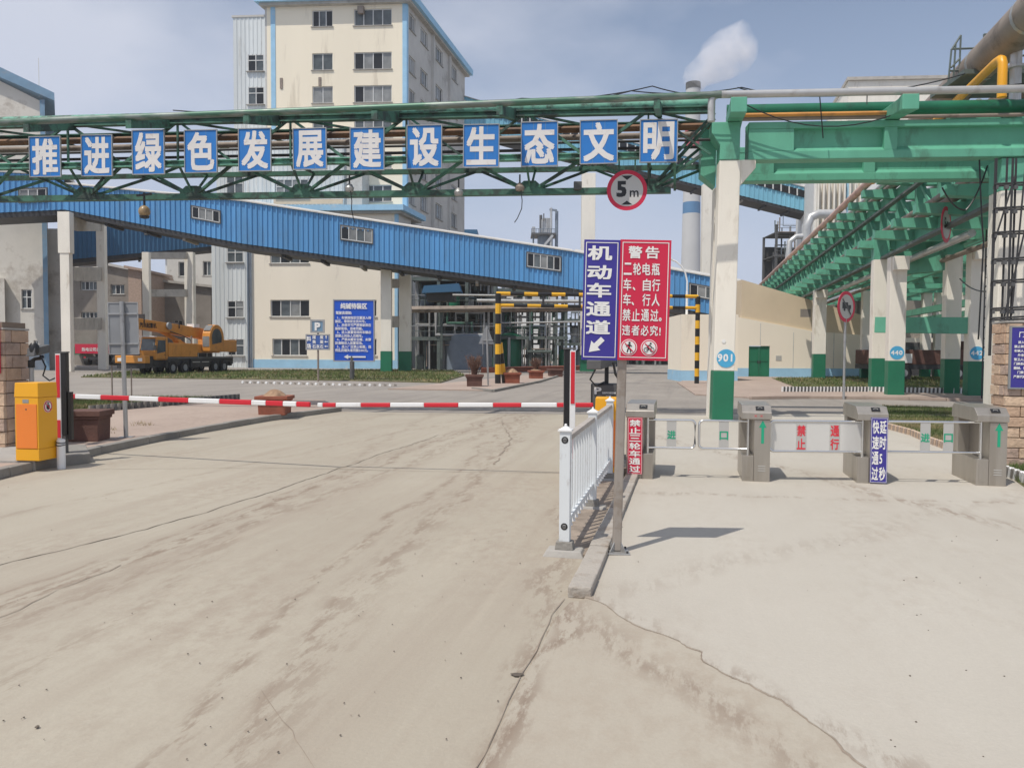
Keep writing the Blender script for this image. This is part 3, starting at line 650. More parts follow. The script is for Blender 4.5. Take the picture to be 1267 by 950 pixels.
# turnstiles ------------------------------------------------------------
def turnstile(px, py, label, recess=-1, arrow_on=True, lights=True):
    """px, py: middle of the front foot; recess: the side (-1 left, 1 right) the gate shaft stands in"""
    b = G(px, py, .022); t = thing('turnstile', label, 'turnstile', b, RZ, 'turnstiles across the walk')
    w, Ln, H = .17, .92, .98; s = recess
    # plinth, column, recess back, head
    a0, a1 = (-w, .0 - .03) if s < 0 else (.03, w)
    c0, c1 = (-.03, w) if s < 0 else (-w, .03)
    MB().box(min(a0, a1), max(a0, a1) - (.0 if s > 0 else 0), 0.004, Ln, 0, .33).build('plinth', 'stainless', t, bevel=.004)
    MB().box(c0 + (.002 if s < 0 else 0), c1 - (.002 if s > 0 else 0), 0, .24, 0, .795).build('front_column', 'stainless', t, bevel=.004)
    MB().box(c0 + .002, c1 - .002, .245, Ln - .2, 0, .795).build('side_panel', 'stainless', t, bevel=.003)
    MB().box(-w + .004, w - .004, Ln - .2, Ln, 0.334, .795).build('rear_column', 'stainless', t, bevel=.004)
    MB().box(c0 + .006, c1 - .006, Ln - .198, Ln - .002, 0.003, .33).build('rear_plinth', 'stainless', t)
    MB().box(min(a0, a1) + .03, max(a0, a1) - .03, -.0, .002, .05, .28).build('plinth_cover', 'stainlite' if 0 else 'stainless', t)
    sx = s * .095
    MB().tube((sx, .10, .33), (sx, .10, .80), .019, 12).build('gate_shaft', 'stainlite', t, smooth=True)
    hd = MB().prism([(-w - .012, -.02, .80), (-w - .012, -.02, .885), (-w - .012, .10, .975), (-w - .012, Ln - .06, .985), (-w - .012, Ln + .02, .93), (-w - .012, Ln + .02, .80)], (2 * w + .024, 0, 0)).build('head', 'stainless', t, bevel=.006)
    # reader on the sloping top
    n = V((0, -.09, .12)).normalized(); u = V((0, .12, .09)).normalized(); c = V((.04, .045, .934)) + n * .003
    def sl(hw, hh, off): return [c + V((-hw, 0, 0)) - u * hh + n * off, c + V((hw, 0, 0)) - u * hh + n * off, c + V((hw, 0, 0)) + u * hh + n * off, c + V((-hw, 0, 0)) + u * hh + n * off]
    MB().prism(sl(.052, .035, 0), n * .006).build('card_reader', 'black', hd)
    mb = MB(); pts = [c + V((.026 * math.cos(a), 0, 0)) + u * (.018 * math.sin(a) - .004) + n * .0075 for a in [i * math.pi / 6 for i in range(7)]]
    mb.path(pts, .003, 5); mb.build('reader_symbol', 'plate', hd)
    if arrow_on:
        mb = MB(); arrow(mb, (c0 + c1) / 2 + .005, .64, .30, .034, R(90), -.003, .32, 2.7); mb.build('arrow', 'lettergreen', t)
    mb = MB()
    for k in range(3): mb.box((c0 + c1) / 2 - .045, (c0 + c1) / 2 + .045, -.005, -.0005, .135 + k * .03, .145 + k * .03)
    mb.build('vent_slot', 'plate', t)
    if lights:
        for dx in (-.035, .035):
            mb = MB(); mb.beam((.02 + dx - .014, -.0215, .83), (.02 + dx + .014, -.0215, .858), .005, .001, (0, 1, 0)); mb.beam((.02 + dx + .014, -.0215, .83), (.02 + dx - .014, -.0215, .858), .005, .0013, (0, 1, 0)); mb.build('lane_light', 'letterred', hd)
    return t
TS = [turnstile(791, 592, 'leftmost stainless turnstile carrying a narrow red notice, beside the sign post', 1, False, False),
      turnstile(935, 595.5, 'stainless turnstile with a green arrow left of the no-passing panel', -1),
      turnstile(1078, 598, 'stainless turnstile behind the narrow blue notice, left of the lawn', -1, False, False),
      turnstile(1226, 601, 'rightmost stainless turnstile with a green arrow beside the stone pillar', -1, True, False)]
# notices on two of them
def notice(i, name, label, cols, x0, x1, z0, z1, m, ch):
    t0 = TS[i]; o = thing(name, label, 'notice', t0.location, RZ)
    MB().box(x0, x1, -.030, -.022, z0, z1).build('board', m, o, bevel=.0015)
    bd = MB(); border(bd, x0 + .006, x1 - .006, z0 + .007, z1 - .007, .004, -.032); bd.build('border', 'letter', o)
    tx = MB(); n = len(cols); cw = (x1 - x0 - .03) / n
    for k, s in enumerate(cols):
        hh = (z1 - z0 - .04) / len(s)
        for j, c in enumerate(s): put(tx, c, x0 + .015 + k * cw + cw * .05, z1 - .02 - (j + 1) * hh + hh * .07, cw * .9, hh * .86, -.033, .024 if ch != 1 else .022, fit=(c not in '5'))
    tx.build('lettering', 'letter', o)
notice(0, 'red_notice', 'narrow red notice with white characters fixed to the leftmost turnstile', ['禁止三轮车通过'], -.155, .035, .06, .80, 'signred', 0)
notice(2, 'blue_notice', 'narrow blue notice in two columns of white characters on a turnstile', ['快速通过', '延时5秒'], -.025, .175, .015, .84, 'signblue', 1)
# gates
def rounded(x0, x1, z0, z1, r, open_side=None):
    pts = []
    for cx, cz, a0 in ((x1 - r, z1 - r, 0), (x0 + r, z1 - r, 90), (x0 + r, z0 + r, 180), (x1 - r, z0 + r, 270)):
        if open_side == 'l' and a0 in (90, 180): pts.append((x0, 0, z1 if a0 == 90 else z0)); continue
        if open_side == 'r' and a0 in (0, 270): pts.append((x1, 0, z1 if a0 == 0 else z0)); continue
        for k in range(5): a = R(a0 + k * 22.5); pts.append((cx + r * math.cos(a), 0, cz + r * math.sin(a)))
    return pts
def gate(i, j, label, xa, xb, plates, z0=.40, z1=.765, open_side=None, fixed=False):
    """hung between the shafts of turnstiles i and j; xa, xb are fractions of the span"""
    p = TS[i].location.copy(); q = TS[j].location.copy()
    p += A * .10 + B * (.095 if i == 0 else .17); q += A * .10 + B * (-.095)
    if fixed: pass
    d = q - p; Ls = d.length; rz = math.atan2(d.y, d.x)
    o = thing('turnstile_gate', label, 'gate', (p.x, p.y, .022), rz, 'stainless gates between the turnstiles')
    x0, x1 = xa * Ls, xb * Ls
    MB().path(rounded(x0, x1, z0, z1, .055, open_side), .016, 10, True).build('tube_frame', 'stainlite', o, smooth=True)
    if fixed: MB().box(x0 + .02, x1 - .02, -.003, .003, z0 + .015, z1 - .015).build('clear_panel', 'clear', o)
    for (cx, s, m) in plates:
        X = cx * Ls; pl = MB().box(X - .062, X + .062, -.008, -.0035, z0 + .012, z1 - .012).build('plate', 'plate', o)
        tx = MB(); n = len(s); hh = .13 if n == 1 else .165
        for k, c in enumerate(s):
            zc = (z0 + z1) / 2 if n == 1 else (z0 + z1) / 2 + (.085 if k == 0 else -.085)
            put(tx, c, X - .055, zc - hh / 2, .11, hh * .86, -.0095, .026, fit=True)
        tx.build('lettering', m, pl)
gate(0, 1, 'left gate leaf of stainless tube with green character beside the red notice', .0, .475, [(.24, '进', 'lettergreen')], open_side='l')
gate(0, 1, 'gate leaf of stainless tube with green 口 in front of the green column foot', .515, 1.0, [(.76, '口', 'lettergreen')], open_side='r')
gate(1, 2, 'fixed clear panel in a tube frame with red 禁止 and 通行', .0, 1.0, [(.34, '禁止', 'letterred'), (.70, '通行', 'letterred')], .385, .775, 'r', True)
gate(2, 3, 'gate of two stainless rails with green 进 and 口 before the lawn', .0, 1.0, [(.42, '进', 'lettergreen'), (.66, '口', 'lettergreen')], .40, .785, 'r')

# barriers --------------------------------------------------------------
def barrier_box(b, label, side_sign=True, zb=.0, H=1.1):
    t = thing('barrier_cabinet', label, 'barrier cabinet', (b[0], b[1], zb), RZ * .6, 'barrier cabinets')
    w = .175; MB().box(-w, w, 0, .36, 0, .16).build('base', 'amber', t, bevel=.006)
    MB().box(-w, w, 0.0, .36, .162, H - .2).build('body', 'amber', t, bevel=.006)
    MB().box(-w - .006, w + .006, -.006, .366, H - .197, H, .008).build('hood', 'amber', t, bevel=.008)
    d = MB().box(-w + .02, w - .02, -.008, -.0005, .17, H - .29).build('door', 'orange', t, bevel=.003)
    MB().disc((0, -.011, H - .36), .011, n=10, th=.003).build('lock', 'darkgrey', d)
    MB().box(-.055, .035, -.004, -.0005, H - .275, H - .225).build('nameplate', 'galv', t)
    if side_sign:
        def side(c, r, x, n=24, th=.002): return MB().prism([(x, c[0] + r * math.cos(2 * math.pi * i / n), c[1] + r * math.sin(2 * math.pi * i / n)) for i in range(n)], (th, 0, 0))
        s = side((.18, H - .33), .082, w + .001).build('no_standing_roundel', 'letter', t)
        mb = MB(); mb.path([(w + .004, .18 + .07 * math.cos(a), H - .33 + .07 * math.sin(a)) for a in [i * .2618 for i in range(24)]], .007, 6, True)
        mb.build('ring', 'signred', s)
        mb = MB().box(w + .003, w + .005, .165, .195, H - .375, H - .305); mb.ball((w + .004, .18, H - .288), .012, 8); mb.box(w + .003, w + .005, .15, .163, H - .36, H - .31); mb.box(w + .003, w + .005, .197, .21, H - .36, H - .31); mb.build('pictogram', 'black', s)
        MB().beam((w + .008, .13, H - .28), (w + .008, .23, H - .38), .012, .002, (1, 0, 0)).build('red_bar', 'signred', s)
    return t
pl = gp((-60, 583), (42, 585), (115, 574), (112, 560), (60, 560), (-60, 560))
lb = thing('barrier_plinth', 'low grey concrete plinth under the left amber barrier cabinet', 'plinth', G(40, 584)); kind(lb, 'structure')
MB(W2(G(40, 584))).prism([(p[0], p[1], 0) for p in gp((-80, 583), (44, 583.5), (44, 563), (-80, 563))], (0, 0, .155)).build('plinth_block', 'conc', lb, bevel=.012)
MB(W2(G(40, 584))).prism([(p[0], p[1], 0) for p in gp((45, 581.5), (112, 573), (106, 561), (45, 563))], (0, 0, .15)).build('plinth_block', 'kerb', lb, bevel=.012)
cb = G(34, 570, .155); barrier_box(cb, 'amber and orange barrier cabinet at the left stone pillar', True, .155, 1.06)
rb = V((1.27, 10.15, 0)); barrier_box(rb, 'amber barrier cabinet behind the white fence under the ticket terminal', False, 0, 1.07)

def striped_arm(p, q, r, segs, label, grp='barrier arms', first='r'):
    p, q = V(p), V(q); o = thing('road_barrier', label, 'barrier arm', p, 0, grp); F = W2(p); a = 0
    for i, f in enumerate(segs):
        c = 'red' if (i % 2 == 0) == (first == 'r') else 'white'
        MB(F).beam(p.lerp(q, a), p.lerp(q, a + f), r * 1.1, r * 2).build('stripe', c, o, bevel=.012); a += f
    return o
pa = P(83, 490, 12.1); qa = P(384, 500.5, 10.75)
sg = [.040, .115, .125, .125, .125, .125, .125, .055, .065, .05, .05]
striped_arm(pa, qa, .036, sg, 'left red and white barrier arm lowered across the road')
pb = P(393, 501, 10.8); qb = P(734, 501, 10.2)
sg = [.02, .05, .095, .11, .125, .125, .125, .10, .125, .125]; ss = sum(sg)
striped_arm(pb, qb, .030, [x / ss for x in sg], 'right red and white barrier arm lowered towards the fence', first='w')
# lamp posts carrying the red and white light strip
def strip_post(b, w, H, z_split, label, mirror):
    o = thing('barrier_lamp', label, 'barrier lamp', b, 0, 'red and white strip lamps'); s = mirror
    MB().box(-w if s else -.0, 0 if s else w, -.04, .05, .42, H).build('housing', 'black', o, bevel=.006)
    x0, x1 = (.001, w) if s else (-w, -.001)
    MB().box(x0, x1, -.045, .03, .36, H - .01).build('strip_panel', 'white', o, bevel=.004)
    z = H - .03; 
    for k, (ln, red) in enumerate(((.62, 1), (.33, 0), (.33 if s else .62, 1))):
        if red: MB().box(x0 + .010, x1 - .010, -.052, -.046, max(.38, z - ln), z).build('red_light', 'red', o)
        z -= ln
    MB().box(-w - .008, w + .008, -.05, .055, H, H + .02).build('cap', 'darkgrey', o)
    MB().box(-.05, .05, -.03, .04, 0, .42).build('foot', 'darkgrey', o)
    return o
o = strip_post(G(79, 573), .075, 1.62, .5, 'red and white light strip on black housing beside the left cabinet', False)
MB().box(.08, .13, -.02, .05, .35, 1.05).build('cable_duct', 'black', o, bevel=.004)
MB().box(-.14, -.08, .0, .06, .3, 1.05).build('cable_duct', 'black', o, bevel=.004)
strip_post(V((.69, 9.3, 0)), .068, 1.70, .5, 'red and white light strip on black housing rising behind the fence', True)
bp_ = G(76, 580); o = thing('bollard', 'short white tube bollard with black straps at the foot of the left light strip', 'bollard', bp_)
MB().tube((0, 0, 0), (0, 0, .40), .055, 16).build('tube', 'white', o, smooth=True); MB().lathe((0, 0, .4), [(.055, 0), (.05, .012), (.03, .02)], 16).build('cap', 'white', o)
MB().path([(.06 * math.cos(a), .06 * math.sin(a), .37 + .006 * math.sin(a * 2)) for a in [i * .5236 for i in range(12)]], .007, 5, True).build('strap', 'black', o)
MB().path([(.06 * math.cos(a), .06 * math.sin(a), .335 + .006 * math.cos(a * 2)) for a in [i * .5236 for i in range(12)]], .007, 5, True).build('strap', 'black', o)
# number-plate camera on gooseneck behind left cabinet
def camera_post(b, H, label, s=1):
    o = thing('gate_camera', label, 'camera', b, 0, 'barrier cameras')
    MB().tube((0, 0, 0), (0, 0, H), .035, 10).build('pole', 'galv', o, smooth=True)
    MB().tube((0, 0, H), (0, 0, H + .12), .05, 10).build('collar', 'black', o)
    MB().path([(0, 0, H + .1), (.06, 0, H + .14), (.15, -.02, H + .15), (.2, -.03, H + .18)], .03, 8).build('arm', 'black', o)
    MB().prism([(.1 * s, -.28, H + .18), (.22 * s, -.28, H + .18), (.24 * s, .1, H + .24), (.08 * s, .1, H + .24)], (0, .02, .13)).build('camera_body', 'darkgrey', o, bevel=.01)
    MB().lathe((.17 * s, -.2, H + .21), [(.06, 0), (.075, .04), (.07, .14), (.04, .18)], 12).build('camera_head', 'black', o, smooth=True)
    MB().path([(.2 * s, -.1, H + .2), (.3 * s, -.12, H + .02), (.24 * s, -.1, H - .12), (.33 * s, -.08, H - .2), (.4 * s, -.05, H - .16)], .012, 6).build('cable', 'black', o)
    return o
camera_post(G(41, 562), 1.38, 'black camera on a bent neck behind the left barrier cabinet')
# ticket terminal on the right cabinet
o = thing('ticket_terminal', 'black parking terminal with a white P standing behind the amber cabinet', 'terminal', (1.30, 10.9, -.13), RZ * .5)
MB().box(-.19, .19, 0, .2, 0, 1.36).build('body', 'black', o, bevel=.02)
MB().box(-.165, .165, -.006, -.001, 1.0, 1.34).build('front_panel', 'darkgrey', o, bevel=.004)
MB().box(-.11, .14, -.012, -.007, 1.02, 1.09).build('screen', 'signback', o)
tx = MB(); put(tx, 'P', -.14, 1.21, .10, .10, -.013, .03, fit=True); line(tx, '智能停车场管理系统', -.03, 1.215, .021, .03, -.013, .02); line(tx, '专业高效', .02, 1.175, .018, .022, -.013, .02); tx.build('lettering', 'letter', o)
MB().path([(.19, .1, 1.3), (.26, .1, 1.35), (.27, .1, 1.2)], .015, 6).build('cable', 'black', o)
MB().tube((.03, .1, 1.36), (.03, .1, 1.66), .03, 8).build('camera_pole', 'black', o)
MB().prism([(-.25, -.30, 1.56), (-.05, -.30, 1.56), (.13, .12, 1.62), (-.02, .16, 1.62)], (0, 0, .13)).build('camera_body', 'darkgrey', o, bevel=.01)
MB().path([(-.12, -.1, 1.58), (-.2, -.1, 1.42), (-.12, -.05, 1.33), (.0, .0, 1.38)], .014, 6).build('cable', 'black', o)
MB().path([(.12, -.02, 1.66), (.15, -.02, 1.5), (.24, 0, 1.36)], .018, 6).build('cable', 'black', o)

# planters --------------------------------------------------------------
def planter(b, label, w, h, m='brickred', rz=0, heap=0, twig=0, grp='brick planters'):
    o = thing('planter', label, 'planter', b, rz, grp)
    MB().box(-w / 2, w / 2, -w / 2, w / 2, 0, h * .72, -.02 * w).build('body', m, o, bevel=.01)
    MB().box(-w * .56, w * .56, -w * .56, w * .56, h * .722, h * .82).build('rim', m, o, bevel=.008)
    MB().box(-w * .62, w * .62, -w * .62, w * .62, h * .822, h).build('lip', m, o, bevel=.008)
    if heap:
        mb = MB(); n = 18; prof = []
        for j in range(5):
            r = w * .46 * (1 - j / 4.6); z = h + heap * math.sin(j / 4 * 1.4)
            prof.append((r, z))
        vs = []; 
        for j, (r, z) in enumerate(prof):
            for i in range(n):
                a = 6.283 * i / n; q = 1 + .18 * noise.noise(V((math.cos(a) * 2, math.sin(a) * 2, j + b[0])))
                vs.append((r * q * math.cos(a), r * q * math.sin(a), z + .02 * noise.noise(V((a, j, 2)))))
        fs = [(j * n + i, j * n + (i + 1) % n, (j + 1) * n + (i + 1) % n, (j + 1) * n + i) for j in range(4) for i in range(n)] + [tuple(range(4 * n, 5 * n))]
        mb.add(vs, fs).build('soil', 'soil', o)
    if twig:
        mb = MB()
        for _ in range(90):
            a = random.uniform(0, 6.28); e = random.uniform(.2, 1); p = V((random.gauss(0, w * .1), random.gauss(0, w * .1), h)); q = p + V((math.cos(a) * e * w * .55, math.sin(a) * e * w * .55, twig * random.uniform(.4, 1)))
            m_ = p.lerp(q, .5) + V((0, 0, .06)); mb.path([p, m_, q], .012, 3)
            for _ in range(4):
                s = m_.lerp(q, random.random()); mb.tube(s, s + V((random.uniform(-.14, .14), random.uniform(-.14, .14), random.uniform(.0, .2))), .008, 3, cap=False)
        mb.build('bush', 'twig', o)
    return o
planter(G(334, 514, .11) + V((0, .4, 0)), 'brown planter heaped with dry soil behind the left barrier arm', .64, .46, 'brickred', .05, .16)
planter(G(98, 547, .12) + V((0, .3, 0)), 'dark brown planter half hidden behind the left barrier cabinet', .50, .52, 'brickdk', .1)
planter(G(587, 479, .0), 'planter with a bare bushy shrub left of the striped pole', .72, .62, 'brickdk', .05, 0, .9)
planter(G(633, 475, .0), 'red planter heaped with soil right of the striped pole', .78, .62, 'brickred', .1, .22)
planter(G(663, 469, .0), 'smaller red planter with a few twigs farther along the paving', .8, .55, 'brickred', .1, .1, .8)
planter(G(687, 466, .0), 'farthest dark planter beside the white fence sign edge', .9, .55, 'brickdk', .1, .0)

# stone pillars ------------------------------------------------------
def stone_pillar(name, label, base, rz, w, d, H, course, bl, faces, capm='stoneC'):
    """each visible course is laid block by block round a mortar core; faces: 'f' front, 'l' left, 'r' right"""
    o = thing(name, label, 'pillar', base, rz)
    MB().box(.03, w - .03, .03, d - .03, 0, H - .01).build('core', 'mortar', o)
    n = int(H / course); th = .06
    for k in range(n):
        z0, z1 = k * course + .006, (k + 1) * course - .006
        for f in faces:
            Lf = w if f == 'f' else d; s = -bl * (.5 if k % 2 else 0) - bl * .0
            while s < Lf - .01:
                a, c = max(s, 0) + .005, min(s + bl, Lf) - .005; s += bl
                if c - a < .03: continue
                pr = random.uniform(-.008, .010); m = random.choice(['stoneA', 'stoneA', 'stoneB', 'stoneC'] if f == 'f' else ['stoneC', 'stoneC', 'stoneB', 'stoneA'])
                if f == 'f': q = MB().box(a, c, -pr, th, z0, z1)
                elif f == 'l': q = MB().box(-pr, th, max(a, .062), c, z0, z1)
                else: q = MB().box(w - th, w + pr, max(a, .062), c, z0, z1)
                q.build('stone_block', m, o, bevel=.007)
    MB().box(-.01, w + .01, -.01, d + .01, n * course, n * course + .03).build('cap_slab', 'conc', o, bevel=.005)
    return o
pb_ = G(7.5, 583); pb_ = V((pb_.x, 12.15, 0))
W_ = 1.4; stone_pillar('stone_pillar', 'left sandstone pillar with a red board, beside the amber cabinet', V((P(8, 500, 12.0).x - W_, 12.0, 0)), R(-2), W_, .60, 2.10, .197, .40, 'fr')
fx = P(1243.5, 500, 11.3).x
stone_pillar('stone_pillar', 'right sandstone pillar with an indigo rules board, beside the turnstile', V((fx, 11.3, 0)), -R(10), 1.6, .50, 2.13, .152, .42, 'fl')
# boards on the pillars
o = thing('red_board', 'edge of a red board with white rim on the left stone pillar', 'board', V((P(8, 500, 12.0).x - W_, 12.0, 0)), R(-2))
MB().box(.05, W_ - .035, -.045, -.012, 1.30, 2.05).build('panel', 'signred', o); bd = MB(); border(bd, .06, W_ - .045, 1.31, 2.04, .012, -.048); bd.build('border', 'letter', o)
o = thing('rules_board', 'indigo board of white rules in a grey frame on the right stone pillar', 'board', V((fx, 11.3, 0)), -R(10))
x0, x1, z0, z1 = .02, 1.5, 1.17, 2.08
MB().box(x0 + .012, x1 - .012, -.05, -.012, z0 + .012, z1 - .012).build('panel', 'signblue', o); bd = MB(); border(bd, x0, x1, z0, z1, .022, -.056, .04); bd.build('frame', 'signback', o)
tx = MB(); line(tx, '门禁卡使用管理规定', .13, z1 - .165, .085, .085, -.058, .028, .1)
for k, s in enumerate(('  进入生产区人员须持卡通行，一人一卡', '禁止转借，请自觉维护门禁设施，', '车辆人员按规定路线分道行驶。', '  外来人员凭证件登记后进入，接受', '警卫人员检查，禁止携带火种，', '门禁系统损坏须照价赔偿，禁止', '翻越、闯关。', '  门禁卡丢失请及时到保卫处办理，', '严禁代刷卡')):
    line(tx, s, .075, z1 - .255 - k * .062, .042, .042, -.058, .03)
line(tx, '保卫处', .42, z0 + .05, .07, .06, -.058, .03); tx.build('lettering', 'letter', o)
MB().prism([(.30, -.058, z0 + .05), (.40, -.058, z0 + .05), (.36, -.058, z0 + .10)], (0, .002, 0)).build('logo', 'letter', o)
# grey sign seen from behind on the left walk
b = G(156, 541, .12); o = thing('road_sign', 'grey back of a rectangular road sign on a leaning pole, left walk', 'sign', b); o.rotation_euler = (0, R(-1.0), R(4))
k = b.y / FPX
MB().tube((0, 0, 0), (0, 0, 168 * k), .038, 12).build('pole', 'galv', o, smooth=True); MB().box(-.12, .12, -.1, .1, 0, .012).build('base_plate', 'galv', o)
MB().box(-.255, .255, .045, .06, 103 * k, 167 * k).build('panel', 'signback', o); bd = MB(); border(bd, -.26, .26, 103 * k - .004, 167 * k + .004, .016, .035, .012); bd.build('rim', 'galv', o)
for z in (116, 153): MB().beam((-.26, .035, z * k), (.25, .035, z * k), .018, .03).build('crossbar', 'galv', o); MB().tube((0, 0, z * k - .02), (0, 0, z * k + .02), .048, 12).build('clamp', 'galv', o)
for px_, top, nm in ((139, 452, 'thin rusty stake left of the grey sign pole on the left turf'), (163, 455, 'thin rusty stake right of the grey sign pole on the left turf')):
    b = G(px_, 503, .1); o = MB().tube((0, 0, 0), (0, 0, (503 - top) / FPX * b.y), .022, 6).build('stake', 'oldpipe'); o.location = b; tag(o, nm, 'stake', 'stakes in the turf')
# ================================================================ PIPE GANTRY ACROSS THE ROAD
UG = V((math.cos(R(5.2)), -math.sin(R(5.2)), 0))          # along the gantry, to the right
C9 = G(894, 521)                                           # foot of the numbered column
def onG(px, d=0.0):
    """point of the gantry line (shifted d along the rack direction) in view direction px, at ground level"""
    o = C9 + A * d; r = ray(px, 438); t = ((o.x * UG.y - o.y * UG.x)) / (r.x * UG.y - r.y * UG.x); return V((r.x * t, r.y * t, 0))
t = thing('pipe_gantry', 'worn green steel truss gantry spanning the road and carrying the banner boards', 'gantry', C9)
gF = frame(C9, UG, A)
xL, xR = -24.0, -.35
ZT, ZM, ZB, DP = 7.62, 6.52, 5.80, 1.3
def gm(p, q, w=.10, name='diagonal', m='green_worn'): return MB(gF).beam(p, q, w * .78, w * .78).build(name, m, t)
MB(gF).ibeam((xL, 0, ZT), (xR, 0, ZT - .02), .18, .16, .03).build('top_chord', 'green_worn', t)
MB(gF).ibeam((xL, DP, ZT), (xR, DP, ZT), .18, .16, .03).build('top_chord', 'green_worn', t)
MB(gF).ibeam((xL, 0, ZM), (xR - .9, 0, ZM), .20, .15, .03).build('middle_chord', 'green_lite', t)
MB(gF).beam((xL, DP, ZM), (xR, DP, ZM), .12, .12).build('middle_chord', 'green_worn', t)
MB(gF).beam((xL, DP / 2, ZB), (-1.35, DP / 2, ZB), .2, .15).build('bottom_chord', 'green_worn', t)
SPN = 3.02; x = -1.9; k = 0
while x > xL + SPN:
    gm((x, DP / 2, ZB), (x - SPN / 2, 0, ZM), .085); gm((x, DP / 2, ZB), (x + SPN / 2 - (.2 if k == 0 else 0), 0, ZM), .085)
    gm((x, DP / 2, ZB), (x - SPN / 2, DP, ZM), .085); gm((x, DP / 2, ZB), (x + SPN / 2, DP, ZM), .085)
    gm((x, DP / 2, ZB + .05), (x, 0, ZM), .06, 'hanger'); gm((x, DP / 2, ZB + .05), (x, DP, ZM), .06, 'hanger')
    MB(gF).prism([(x - .32, DP / 2 - .11, ZB - .02), (x + .32, DP / 2 - .11, ZB - .02), (x + .32, DP / 2 - .11, ZB + .12), (x + .15, DP / 2 - .11, ZB + .27), (x - .15, DP / 2 - .11, ZB + .27), (x - .32, DP / 2 - .11, ZB + .12)], (0, .22, 0)).build('gusset_plate', 'green_worn', t)
    s = 1 if k % 2 else -1
    gm((x + s * SPN / 2, .0, ZM), (x, 0, ZT), .09); gm((x - s * SPN / 2, 0, ZM), (x, 0, ZT), .07)
    gm((x + s * SPN / 2, DP, ZM), (x - s * SPN / 2, DP, ZT), .08)
    gm((x, 0, ZM), (x, 0, ZT), .055, 'hanger'); gm((x + SPN / 2, DP, ZM), (x + SPN / 2, DP, ZT), .07, 'hanger')
    gm((x, 0, ZM), (x, DP, ZM), .07, 'cross_strut'); gm((x, 0, ZT), (x + SPN / 2, DP, ZT), .07, 'cross_strut')
    x -= SPN; k += 1
gm((-1.9, DP / 2, ZB), (-.3, .2, 7.45), .09); gm((-1.9, DP / 2, ZB), (-.3, 1.0, 7.2), .09); gm((-1.25, 0, ZM), (-.3, .3, 7.6), .09); gm((-1.25, 0, ZM - .05), (-1.25, DP / 2, ZB), .08, 'hanger')
for z, d, w in ((6.98, .5, .035), (6.88, .8, .04)):
    MB(gF).tube((xL, d, z), (xR, d, z + .03), w, 6).build('cable_pipe', 'dark', t)
# cantilever arms reaching towards the viewer with the front pipe on them
zfR, zfL = zat(onG(868, -1.4), 118), zat(onG(2, -1.4), 152); xfR, xfL = (onG(868, -1.4) - C9 + A * 1.4).dot(UG), (onG(2, -1.4) - C9 + A * 1.4).dot(UG)
pipe_z = lambda x: zfR + (zfL - zfR) * (x - xfR) / (xfL - xfR)
print('PIPEZ', zfR, zfL, xfR, xfL)
arms = [onG(px) for px in (95, 212, 346, 492, 634, 812)]
for p in arms + [gF(V((-22.5, 0, 0))) + C9]:
    xx = (p - C9).dot(UG) / 1.0
    a = MB(gF); pz = pipe_z(xx); a.prism([(xx - .07, 0.02, 7.44), (xx - .07, 0.02, 7.74), (xx - .07, -1.5, pz - .09), (xx - .07, -1.5, pz - .29)], (.14, 0, 0)); a.build('cantilever_arm', 'green_worn', t)
b = C9; o = thing('front_pipe', 'long thin weathered pipe running along the tips of the gantry arms, upper left', 'pipe', b)
MB(gF).tube((xL, -1.4, pipe_z(xL)), (-.2, -1.4, pipe_z(-.2)), .082, 12).build('pipe', mat('green_streaked_lagging', (.19, .225, .20), .45, .3, var=.3, scale=2, dirt=(.05, .14, .09), damt=.9, dthr=.44, dscale=1.6, stretch=(.5, 1, 3)), o, smooth=True)
# broad pipes in the truss
for (lab, z, d, r, m_, zz) in (('worn pale green pipe lying along the top of the gantry truss', 7.80, .35, .13, 'green_lite', .0), ('rusty orange-brown pipe inside the gantry behind the banner boards', 7.36, .75, .09, 'rustpipe', .0), ('dark brown pipe below the rusty one inside the gantry', 7.24, 1.05, .08, 'oldpipe', .0)):
    if m_ == 'rustpipe' and m_ not in M: M[m_] = mat('rusty_orange_pipe', (.21, .105, .05), .6, var=.25, dirt=(.09, .05, .035), damt=.8, dthr=.5, dscale=1.5)
    tag(MB(gF).tube((xL, d, z), (xR, d, z + .05), r, 12).build('pipe', m_, base=None, smooth=True), lab, 'pipe'); bpy.context.scene.collection.objects[-1].location = b
def wire(name, pts, r, m='black', sag=0):
    q = []
    for a, c in zip(pts, pts[1:]):
        a, c = V(a), V(c)
        for i in range(10): 
            f = i / 10; q.append(a.lerp(c, f) - V((0, 0, sag * 4 * f * (1 - f))))
    q.append(V(pts[-1])); return q
o = thing('gantry_cables', 'black cables sagging along the top of the gantry near the numbered column', 'cable', b)
for pts, s in (([(-14, -.15, 7.85), (-9, -.2, 7.8), (-5, -.1, 7.95), (-1.8, -.3, 8.1), (.2, -.4, 7.85), (4.5, -.7, 7.75), (7.3, -.7, 7.85)], .12), ([(-5, -.15, 7.78), (-2.3, -.3, 8.0), (.3, -.5, 7.95), (2.5, -.6, 7.7), (5.2, -.9, 8.0)], .1),
               ([(.35, -.42, 7.6), (4.0, -.42, 7.35)], .45), ([(2.1, -.42, 7.75), (2.2, -.42, 6.75)], .0), ([(-22, -.15, 7.8), (-17, -.1, 7.75), (-12, -.15, 7.76), (-6, -.1, 7.8)], .06), ([(.2, -.5, 7.95), (2.6, -.6, 7.8), (8, -.6, 8.05)], .18)):
    MB(gF).path(wire('', pts, 0, sag=s), .014, 4).build('cable', 'black', o)
